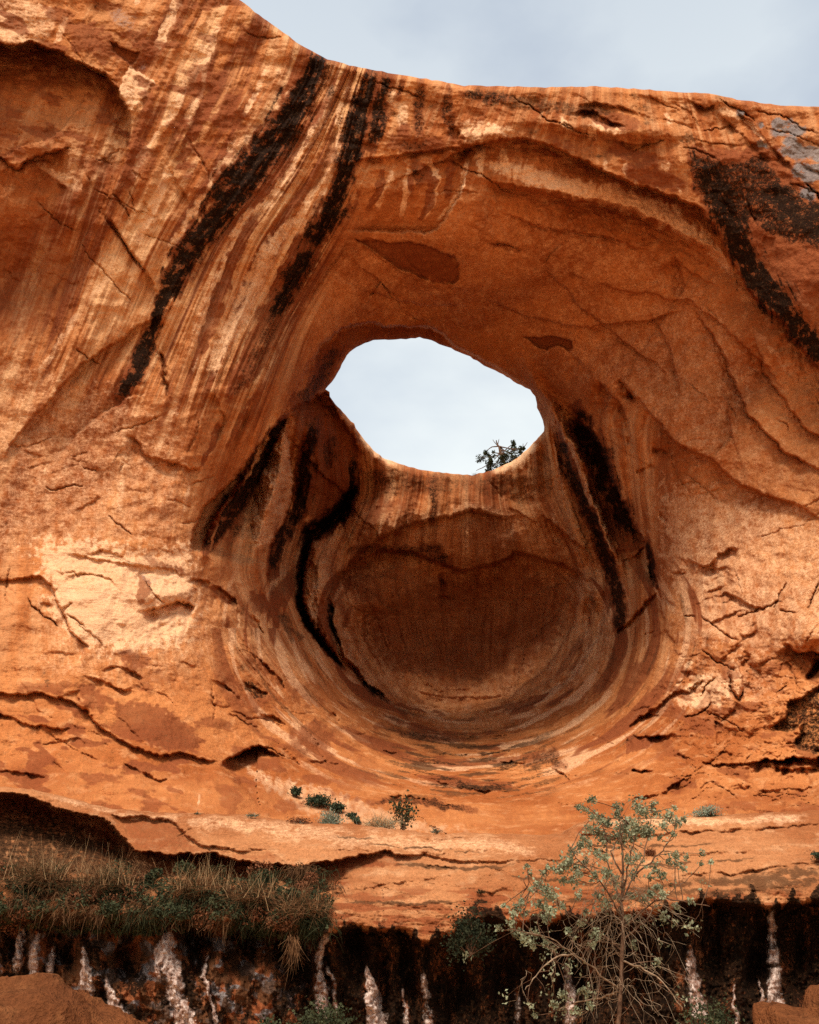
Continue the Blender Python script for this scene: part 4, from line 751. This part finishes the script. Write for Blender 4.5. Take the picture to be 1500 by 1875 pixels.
def leaves(name, cen, size, mat, parent=None, asp=.6, up=None):
    n = len(cen); a = nrm(R_.normal(size=(n, 3))); 
    if up is not None: a = nrm(a+np.array(up))
    b = nrm(np.cross(a, R_.normal(size=(n, 3)))); nn = np.cross(a, b); s = size[:, None]
    p = [cen-a*s*.5, cen+b*s*asp*.5+nn*s*.12, cen+a*s*.5, cen-b*s*asp*.5+nn*s*.12, cen]
    co = np.stack(p, 1).reshape(-1, 3); k = (np.arange(n)*5)[:, None]
    f = np.concatenate([k+np.array([0,1,2]), k+np.array([0,2,3])]).reshape(-1, 3)
    return np_mesh(name, co, f, mat, parent, smooth=False)
class Tubes:
    def __init__(s): s.co = []; s.f = []; s.n = 0
    def add(s, P, r, k=4):
        P = np.asarray(P, float); r = np.broadcast_to(r, len(P)); T_ = nrm(np.gradient(P, axis=0)); a = nrm(np.cross(T_, np.array([.3, .8, .1]))); b = np.cross(T_, a)
        th = np.arange(k)*2*np.pi/k; ring = P[:, None]+(a[:, None]*np.cos(th)[None, :, None]+b[:, None]*np.sin(th)[None, :, None])*np.asarray(r)[:, None, None]
        s.co.append(ring.reshape(-1, 3)); m = len(P)
        for i in range(m-1):
            o = s.n+i*k; j = np.arange(k); s.f.append(np.stack([o+j, o+(j+1) % k, o+k+(j+1) % k, o+k+j], -1))
        s.n += m*k
    def build(s, name, mat, parent=None): return np_mesh(name, np.vstack(s.co), np.vstack(s.f), mat, parent)
def smooth_path(P, n=14, jit=0.0):
    P = np.asarray(P, float); t = np.linspace(0, len(P)-1, n); i = np.clip(t.astype(int), 0, len(P)-2); f = (t-i)[:, None]
    pm = P[np.maximum(i-1, 0)]; p0 = P[i]; p1 = P[i+1]; p2 = P[np.minimum(i+2, len(P)-1)]
    o = .5*((2*p0)+(-pm+p1)*f+(2*pm-5*p0+4*p1-p2)*f**2+(-pm+3*p0-3*p1+p2)*f**3)
    if jit: o[1:-1] += R_.normal(size=(n-2, 3))*jit
    return o
def surf(S, u, v):
    j = int(np.clip(np.searchsorted(S.vs, v), 0, len(S.vs)-1)); i = int(np.clip(np.searchsorted(S.us, u), 0, len(S.us)-1)); return float(S.depth[j, i])
def px(Y, v): return Y/F/ (math.cos(PITCH)-(H0/2-v)/F*math.sin(PITCH))      # metres per picture unit at a distance

def local(o, root):       # parts are modelled in world space; shift them so the empty stands at the base
    o.matrix_parent_inverse = root.matrix_world.inverted(); return o
def thing(name, label, cat, u, v, Y, group=None):
    e = empty(name, at(u, v, Y)); bpy.context.view_layer.update(); return tag(e, label, cat, group)
def fix(e):
    for c in e.children: c.matrix_parent_inverse = e.matrix_world.inverted()

def grass_tuft(label, u, v, Y, ru, rv, n, tall=0, mats=(M_DARKSTRAW, M_GREENGRASS), frac=.6, group=None, droop=.8, name="grass_tuft", tallmat=None, cat="grass tuft"):
    e = thing(name, label, cat, u, v, Y, group); m = px(Y, v)
    for k, (mt, fr, nm) in enumerate(((mats[0], frac, "dry_blades"), (mats[1], 1-frac, "green_blades"))):
        q = int(n*fr)
        if q < 5: continue
        th = R_.uniform(0, 2*np.pi, q); el = R_.uniform(.0, 1.35, q); d = np.stack([np.cos(th)*np.cos(el), np.sin(th)*np.cos(el)*.8-.15, np.sin(el)], -1)
        root = at(u, v, Y)+np.stack([R_.normal(size=q)*ru*m*.35, R_.normal(size=q)*ru*m*.25, R_.normal(size=q)*rv*m*.10], -1)
        L = R_.uniform(.35, .9, q)*m*(ru*np.cos(el)+rv*np.sin(el)); blades(nm, root, d, L, np.full(q, .011), R_.uniform(.2, droop, q), mt, e)
    if tall:
        q = int(tall); d = np.stack([R_.normal(size=q)*.28, R_.normal(size=q)*.2, np.ones(q)], -1); root = at(u, v, Y)+np.stack([R_.normal(size=q)*ru*m*.45, R_.normal(size=q)*.15, np.zeros(q)], -1)
        blades("seed_stems", root, d, R_.uniform(.5, 1.25, q)*rv*m, np.full(q, .008), R_.uniform(.0, .12, q), tallmat or M_STRAW, e, 5)
    fix(e); return e
# dense hanging mat of grass and ferns over the lip
def mat_of_grass():
    roots = [[], []]; dirs = [[], []]; Ls = [[], []]
    for c in range(150):
        while True:
            u = R_.uniform(-120, 606); v = R_.uniform(1585, 1735)
            lim = np.interp(u, [-120, 0, 150, 300, 400, 560, 606], [1680, 1680, 1695, 1692, 1695, 1715, 1690])
            if v < lim: break
        k = 1 if fbm(np.array([u/60.]), np.array([v/40.]), 2, 303)[0] > -.02+.15*(1-(v-1585)/150) else 0
        Y = min(surf(T, u, v), 15.6)-.12; m = px(Y, v); q = 95; p0 = at(u, v, Y)
        th = R_.uniform(0, 2*np.pi, q); el = R_.uniform(-.5, 1.2, q)
        d = np.stack([np.cos(th)*np.cos(el), -abs(np.sin(th))*np.cos(el)-.3, np.sin(el)], -1)
        roots[k].append(p0+R_.normal(size=(q, 3))*np.array([.12, .08, .05])); dirs[k].append(d); Ls[k].append(R_.uniform(.07, .21, q))
    e = empty("grass_mat", at(250, 1680, 14.6)); bpy.context.view_layer.update()
    for k, (mt, nm) in enumerate(((M_DARKSTRAW, "dry_grass"), (M_GREENGRASS, "green_grass"))):
        r = np.vstack(roots[k]); L = np.concatenate(Ls[k]); o = blades(nm, r, np.vstack(dirs[k]), L, R_.uniform(.010, .020, len(L)), R_.uniform(.4, 1.3, len(L)), mt, e)
    fix(e); tag(e, "thick mat of brown and green grass spilling over the ledge above the black wall", "ground cover", kind="stuff")
    for c in e.children: c["kind"] = "stuff"
    n = 17000; u = R_.uniform(-120, 600, n); v = R_.uniform(1610, 1720, n); d0 = fbm(u/26, v/22, 3, 305) > -.05
    lim = np.interp(u, [-120, 0, 150, 300, 400, 560, 606], [1700, 1695, 1712, 1712, 1712, 1730, 1700])+8*fbm(u/14, v*0, 2, 306); keep = d0 & (v < lim); u, v = u[keep], v[keep]
    Yv = np.array([min(surf(T, a, b), 15.4) for a, b in zip(u, v)])-R_.uniform(0, .34, len(u)); o = leaves("creeping_foliage", at(u, v, Yv), R_.uniform(.03, .07, len(u)), M_DARKLEAF)
    tag(o, "dark creeping leaves under the grass on the ledge", "ground cover", kind="stuff")
    cen = []; cen2 = []
    for c in range(95):
        u = R_.uniform(-110, 600); v = R_.uniform(1590, 1700)+(12 if u > 480 else 0); r = R_.uniform(.10, .24); p = at(u, v, min(surf(T, u, v), 15.2)-R_.uniform(.1, .3)); q = 210
        d = nrm(R_.normal(size=(q, 3)))*(r*R_.uniform(.55, 1.05, (q, 1))); (cen if c % 3 else cen2).append(p+d*np.array([1, .8, .75]))
    for cc, mt in ((np.vstack(cen), M_DARKLEAF), (np.vstack(cen2), M_BROWNB)):
        tag(leaves("scrub_foliage", cc, R_.uniform(.025, .06, len(cc)), mt), "dense low scrub cushions mixed into the grass on the ledge", "ground cover", kind="stuff")
mat_of_grass()
for (lb, u, v, ru, rv, n, tall) in [
    ("large straw grass tuft farthest left on the ledge, before the dark recess", 75, 1612, 70, 60, 700, 130),
    ("tall bleached grass tuft under the point where the slab edge drops", 190, 1622, 66, 52, 700, 110),
    ("wide grass tuft with upright seed stems in the middle of the ledge mat", 360, 1630, 64, 50, 640, 150),
    ("sparse grass tuft with leaning stems right of the widest one", 465, 1645, 52, 46, 520, 70),
    ("round brown grass tuft at the right end of the grassy mat", 556, 1668, 56, 52, 800, 20)]:
    grass_tuft(lb, u, v, min(surf(T, u, v), 15.0)-.35, ru, rv, n, tall, frac=.72, group="grass tufts along the ledge")
q = 90; e = thing("hanging_grass", "pale grass bunch dangling from the lip over the black wall", "grass", 538, 1722, 14.0); m = px(14, 1722)
blades("hanging_blades", at(538, 1722, 14.0)+R_.normal(size=(q, 3))*.05, np.stack([R_.normal(size=q)*.3, -np.ones(q)*.25, -np.ones(q)], -1), R_.uniform(.15, .42, q), np.full(q, .011), np.zeros(q), M_DARKSTRAW, e); fix(e)

def leaf_bush(name, label, cat, u, v, Y, ru, rv, n, size, mat, spike=0, spikemat=None, group=None, clumps=9):
    """low shrub: twigs from the base, leaf clumps inside an uneven dome; (u,v) is its base"""
    e = thing(name, label, cat, u, v, Y, group); m = px(Y, v); b = at(u, v, Y)-np.array([0, 0, .03]); tb = Tubes(); cen = []
    for k in range(clumps):
        th = R_.uniform(0, 2*np.pi); el = R_.uniform(.1, 1.5); rr = R_.uniform(.45, 1.0)
        c = b+np.array([math.cos(th)*math.cos(el)*ru*m*rr, math.sin(th)*math.cos(el)*ru*m*.7*rr, (math.sin(el)*rr+.15)*rv*m]); tb.add(smooth_path([b, (b+c)/2+R_.normal(size=3)*.04*ru*m, c], 5), np.linspace(.012, .004, 5)*max(1, m*ru*.5), 3)
        cen.append(c+R_.normal(size=(n//clumps, 3))*np.array([ru*.28, ru*.25, rv*.22])*m)
    tb.build("twigs", M_BARK, e); leaves("foliage", np.vstack(cen), R_.uniform(.6, 1.3, sum(len(c) for c in cen))*size, mat, e)
    if spike:
        q = spike; th = R_.uniform(0, 2*np.pi, q); el = R_.uniform(.2, 1.5, q); d = np.stack([np.cos(th)*np.cos(el)*ru/rv, np.sin(th)*np.cos(el), np.sin(el)], -1)
        blades("stalks", b+R_.normal(size=(q, 3))*ru*m*.2*np.array([1, 1, 0]), d, R_.uniform(.6, 1.15, q)*rv*m, np.full(q, max(.010, m*.9)), R_.uniform(0, .3, q), spikemat, e)
    fix(e); return e
def Ys(u, v): return surf(S, u, v)-.15
leaf_bush("sage_bush", "grey green bush on the crest of the ledge below the chain of dark shrubs", "bush", 600, 1508, 17.6, 26, 20, 900, .035, M_SAGE, 260, M_SAGE)
leaf_bush("brown_brush", "rusty brown brush heap at the left of the grey green bush", "bush", 548, 1508, 17.3, 26, 12, 500, .035, M_BROWNB, 120, M_SAGE)
leaf_bush("dark_shrub", "small dark shrub topmost in the sloping chain", "shrub", 541, 1456, Ys(541, 1456), 9, 15, 380, .06, M_JUN, group="dark shrubs on the alcove slope")
leaf_bush("dark_shrub", "widest dark shrub of the sloping chain behind the grey green bush", "shrub", 588, 1474, Ys(588, 1474), 26, 15, 1000, .06, M_JUN, group="dark shrubs on the alcove slope", clumps=14)
leaf_bush("dark_shrub", "dark shrub just right of the widest one in the chain", "shrub", 618, 1485, Ys(618, 1485), 15, 12, 500, .06, M_JUN, group="dark shrubs on the alcove slope")
leaf_bush("dark_shrub", "small dark shrub between the chain and the straw tuft", "shrub", 643, 1497, Ys(643, 1497), 9, 9, 260, .06, M_JUN, group="dark shrubs on the alcove slope")
leaf_bush("dark_shrub", "lowest tiny dark shrub of the chain by the ledge crest", "shrub", 655, 1506, Ys(655, 1506), 7, 8, 200, .06, M_JUN, group="dark shrubs on the alcove slope")
grass_tuft("yellow straw tuft on the ledge crest beside the dark green plant", 698, 1514, 17.9, 34, 28, 420, 60, (M_STRAW, M_SAGE), .7, droop=.6)
leaf_bush("green_plant", "dark green branching plant rising behind the ledge crest by the straw tuft", "plant", 738, 1518, 18.3, 22, 48, 520, .06, M_DARKLEAF, clumps=16)
grass_tuft("thin greyish tuft beside the dark holes at the foot of the bowl", 799, 1524, 18.2, 10, 18, 120, 0, (M_SAGE, M_DARKSTRAW), .6)
leaf_bush("low_bush", "low olive bush on the right part of the crest", "bush", 1298, 1494, 17.4, 32, 15, 900, .035, M_SAGE, 240, M_GREENGRASS, clumps=14)
grass_tuft("tiny green tuft on the crest left of the brown brush", 462, 1494, 17.2, 14, 7, 90, 0, (M_SAGE, M_GREENGRASS), .5)
grass_tuft("smallest tuft on the crest, far left of the brown brush", 361, 1490, 17.2, 8, 6, 50, 0, (M_SAGE, M_GREENGRASS), .5)
grass_tuft("small rusty tuft on the slab behind the sapling", 1191, 1562, surf(T, 1191, 1562)-.1, 12, 16, 240, 0, (M_BROWNB, M_DARKSTRAW), .7)
grass_tuft("little dry tuft in a crack of the ledge left of the sapling", 880, 1634, surf(T, 880, 1634)-.08, 10, 9, 120, 0, (M_DARKSTRAW, M_GREENGRASS), .5)
leaf_bush("dark_shrub", "dark shrub cut by the right edge of the photo on the ledge", "shrub", 1497, 1572, surf(T, 1490, 1575)-.1, 12, 14, 300, .04, M_JUN)
leaf_bush("leafy_bush", "dark green leafy bush at the foot of the wall right of the pink ribs", "bush", 592, 1905, 12.6, 62, 46, 1500, .05, M_DARKLEAF, clumps=18)
leaf_bush("leafy_bush", "low dark bush at the bottom left of the leafy one", "bush", 490, 1900, 12.8, 36, 26, 700, .05, M_DARKLEAF, clumps=10)
leaf_bush("leafy_bush", "dark bush in the gloom at the foot of the wall right of the sapling", "bush", 1290, 1910, 12.6, 60, 60, 1100, .045, M_DARKLEAF, clumps=16)
leaf_bush("moss_clump", "black green moss hump on the lip left of the sapling", "moss", 862, 1745, 14.15, 44, 58, 1800, .045, M_MOSS, clumps=18)

# juniper on the far rim, seen through the hole
def juniper():
    Yj = 43.0; e = thing("juniper_tree", "small dark juniper on the far rim, seen through the hole", "tree", 932, 868, Yj); tb = Tubes(); b = at(934, 872, Yj)
    main = smooth_path([b, at(926, 850, Yj), at(919, 834, Yj-.3), at(913, 816, Yj), at(909, 806, Yj)], 12, .02); tb.add(main, np.linspace(.11, .025, 12), 5)
    cl = [(884,838,9),(893,848,9),(888,829,6),(905,842,9),(902,854,8),(917,846,9),(922,835,7),(934,830,10),(942,822,8),(950,826,7),(944,838,10),(932,845,10),(915,860,8),(928,857,9),(941,850,8),(940,813,5),(957,822,5),(899,833,5),(896,861,7)]
    L = []
    for (u, v, r) in cl:
        Y = Yj+R_.uniform(-.5, .6); c = at(u, v, Y); s_ = main[R_.integers(2, 9)]; tb.add(smooth_path([s_, (s_+c)/2+R_.normal(size=3)*.08, c], 6, .01), np.linspace(.045, .014, 6), 3)
        for k in range(5): c2 = c+R_.normal(size=3)*np.array([r*.5, r*.5, r*.42])*.029; L.append(c2+R_.normal(size=(40, 3))*r*.0085)
    for p in ([(913,818),(905,808),(903,805)], [(912,812),(914,804)], [(955,825),(963,815),(966,810)], [(958,822),(958,812)], [(895,850),(880,858),(872,862)], [(884,838),(877,834)]):
        tw = Tubes(); tw.add(smooth_path([at(a, c, Yj) for a, c in p], 6, .01), np.linspace(.03, .012, 6), 3); tw.build("dead_twig", M_BARK, e)
    tb.build("trunk", M_BARK, e); L = np.vstack(L); leaves("crown", L, R_.uniform(.06, .13, len(L)), M_JUN, e); fix(e)
juniper()
grass_tuft("tiny weed left of the juniper on the far rim", 869, 870, 42.3, 6, 12, 40, 0, (M_GREENGRASS, M_DARKSTRAW), .5, name="weed", cat="weed")

# sapling in front of the ledge
def sapling():
    Y0 = 8.6; e = thing("sapling", "slender grey green leafed sapling with a tangle of bleached drooping twigs", "tree", 1138, 2040, Y0); m = px(Y0, 1700)
    def P(u, v, dy=0): return at(u, v, Y0+dy)
    trunk = smooth_path([P(1134, 2042), P(1132, 1900), P(1137, 1800), P(1141, 1700), P(1139, 1640), P(1141, 1590), P(1138, 1545), P(1134, 1500)], 30, .004)
    tb = Tubes(); tb.add(trunk, np.r_[np.linspace(.021, .015, 15), np.linspace(.014, .005, 15)], 7); tb.build("trunk", M_BARK, e)
    limbs = [[(1136,1812,0),(1108,1790,-.1),(1078,1765,-.2),(1050,1745,-.3),(1018,1722,-.35),(985,1712,-.4),(945,1703,-.5)], [(1052,1747,-.3),(1020,1752,-.4),(985,1780,-.45),(962,1812,-.5)], [(1140,1650,0),(1160,1605,.1),(1182,1560,.2),(1190,1512,.3),(1193,1480,.3)], [(1162,1602,.1),(1200,1572,.2),(1228,1535,.3),(1238,1500,.3)],
        [(1142,1720,0),(1178,1690,.1),(1195,1668,.2),(1222,1640,.3),(1262,1606,.4)], [(1140,1690,0),(1118,1640,-.2),(1085,1600,-.3),(1055,1570,-.3),(1045,1555,-.3)], [(1140,1660,0),(1118,1600,.1),(1108,1540,.2),(1098,1500,.2),(1075,1476,.2)], [(1140,1640,0),(1152,1580,-.1),(1165,1530,-.1),(1172,1490,-.1)],
        [(1138,1740,0),(1090,1700,.2),(1040,1670,.2),(1000,1640,.3),(965,1625,.3)], [(1141,1700,0),(1200,1650,-.2),(1250,1650,-.3),(1300,1660,-.3)], [(1139,1600,0),(1120,1560,.0),(1140,1520,.0),(1134,1480,0)], [(1142,1760,0),(1180,1775,-.3),(1215,1800,-.4),(1250,1850,-.5)], [(1136,1815,0),(1090,1830,.2),(1040,1840,.3),(1020,1850,.3)]]
    pts = [trunk[8:]]
    for l in limbs:
        p = smooth_path([P(a, b, c) for a, b, c in l], 16, .006); t = Tubes(); t.add(p, np.linspace(.009, .003, 16), 5); pts.append(p); t.build("branch", M_TWIG if l[0][1] > 1740 else M_BARK, e)
    pts = np.vstack(pts)
    cl = [(1062,1478,8),(1083,1466,9),(1072,1484,6),(1132,1478,10),(1130,1492,8),(1168,1478,11),(1180,1488,12),(1197,1474,9),(1200,1488,8),(1235,1480,5),(1085,1496,9),(1100,1500,13),(1112,1508,10),(1078,1518,9),(1094,1522,10),(1150,1508,15),(1142,1518,12),(1165,1516,14),(1188,1522,16),(1176,1528,10),(1225,1497,10),(1240,1506,10),(1252,1500,6),(1215,1512,9),
        (1105,1535,14),(1140,1538,15),(1158,1532,12),(1128,1530,10),(1210,1534,6),(1234,1527,6),(1070,1540,10),(1062,1550,9),(1048,1560,10),(1080,1548,7),(1094,1562,9),(1108,1570,9),(1040,1580,11),(1055,1590,9),(1030,1590,10),(1072,1580,9),(1018,1592,8),(1004,1588,6),(995,1598,7),(966,1586,6),(970,1600,4),(985,1622,11),(1000,1632,12),(1014,1640,10),(972,1628,6),(1030,1612,9),(1048,1610,10),
        (955,1652,9),(945,1664,9),(938,1672,8),(960,1672,8),(990,1655,11),(1008,1668,12),(1000,1680,10),(922,1656,4),(1060,1600,8),(1090,1602,7),(1110,1598,10),(1125,1610,9),(1150,1572,8),(1160,1602,9),(1165,1570,6),(1200,1592,10),(1212,1604,9),(1190,1606,7),(1236,1568,9),(1240,1582,7),(1256,1570,6),(1226,1578,7),(1286,1562,6),(1284,1582,4),(1303,1579,4),(1250,1590,7),(1214,1640,9),(1205,1626,8),(1190,1638,9),(1178,1648,8),(1265,1650,7),(1240,1660,8),
        (935,1690,9),(912,1698,6),(945,1708,11),(960,1718,10),(980,1710,9),(975,1730,9),(1000,1728,9),(1012,1738,7),(1040,1705,7),(1066,1690,9),(1072,1672,7),(1090,1712,9),(1085,1730,7),(1110,1655,8),(1130,1645,9),(1095,1640,8),(1160,1640,8),(1060,1640,8),(1030,1660,7),(1150,1680,7),(1215,1680,9),(1235,1690,7),(1030,1820,8),(1015,1838,7),(1068,1812,7),(1080,1840,7),(1055,1850,8),(1205,1760,8),(1160,1730,7),(980,1860,5)]
    tw = Tubes(); L = []
    for (u, v, r) in cl:
        c = P(u, v, R_.uniform(-.4, .4)); d = np.linalg.norm(pts-c, axis=1)+.6*np.maximum(pts[:, 2]-c[2], 0); s_ = pts[np.argmin(d+R_.uniform(0, .06, len(d)))]
        tw.add(smooth_path([s_, (s_+c)/2+R_.normal(size=3)*.02, c, c+(c-s_)*.12], 7, .004), np.linspace(.005, .0022, 7), 3)
        n = max(14, int(r*r*.7)); L.append(c+R_.normal(size=(n, 3))*r*m*.48)
        if R_.random() < .5: w = R_.random((5, 1)); L.append(s_*(1-w)+c*w+R_.normal(size=(5, 3))*.02)
    for i in range(70):
        w = pts[R_.integers(0, len(pts))]; c = w+R_.normal(size=3)*np.array([.16, .16, .13]); tw.add(smooth_path([w, (w+c)/2+R_.normal(size=3)*.02, c], 5), np.linspace(.003, .0015, 5), 3)
        L.append(c+R_.normal(size=(9, 3))*.028)
    L = np.vstack(L); tw.build("twigs", M_BARK, e); leaves("foliage", L, R_.uniform(.020, .044, len(L)), M_LEAFG, e, .65, (0, -.4, .5))
    # bleached dead twigs arching out and hanging
    dt = Tubes()
    for i in range(90):
        s_ = trunk[R_.integers(7, 19)] if i % 3 else pts[R_.integers(30, len(pts))]; a = R_.uniform(-1, 1); out = (R_.uniform(.12, .6) if i % 3 else R_.uniform(.05, .22))*(1 if R_.random() < .5 else -1)
        if s_[2] > 2.2: continue
        l = R_.uniform(.25, .8); p = [s_, s_+np.array([out*.35, R_.normal()*.12, l*.12]), s_+np.array([out*.75, R_.normal()*.2, -l*.12]), s_+np.array([out*1.05, R_.normal()*.25, -l*.6])]
        q = smooth_path(p, 12, .016); dt.add(q, np.linspace(.0025, .0010, 12), 3)
        for k in range(2):
            j = R_.integers(3, 10); w = q[j]; dt.add(smooth_path([w, w+np.array([out*.15+R_.normal()*.05, R_.normal()*.05, -.06]), w+np.array([out*.25+R_.normal()*.08, R_.normal()*.08, -.22*R_.random()-.05])], 6, .004), np.linspace(.0022, .0011, 6), 3)
    dt.build("dead_twigs", M_TWIG, e); fix(e)
sapling()

# boulders in the near corners
def boulder(label, u, v, Y, r, seed, dark=False):
    import bmesh
    bm = bmesh.new(); bmesh.ops.create_icosphere(bm, subdivisions=6, radius=1.0); co = np.array([x.co[:] for x in bm.verts]); f = np.array([[x.index for x in p.verts] for p in bm.faces]); bm.free()
    n = .22*fbm(co[:, 0]*1.3+co[:, 2]*.7+seed, co[:, 1]*1.3-co[:, 2]*.9, 4, seed)+.15*terr(fbm((co[:, 2]+co[:, 0]*.35)*5, co[:, 1]*1.5, 3, seed+1), 5)+.03*fbm(co[:, 0]*9+co[:, 2]*5, co[:, 1]*9-co[:, 2]*6, 3, seed+2)
    co = co*(1+n)[:, None]*np.array(r); co[:, 2] = np.where(co[:, 2] < 0, co[:, 2]*1.7, co[:, 2]); e = at(u, v, Y)
    o = np_mesh("boulder", co, f, M_BOULDER); o.location = e; tag(o, label, "boulder", "boulders in the near corners"); return o
boulder("orange sandstone boulder sloping up into the lower left corner", -110, 2160, 6.0, (1.25, 1.1, 1.0), 5)
boulder("dark red boulder in the lower right corner", 1795, 2190, 6.0, (1.2, 1.1, 1.05), 9)
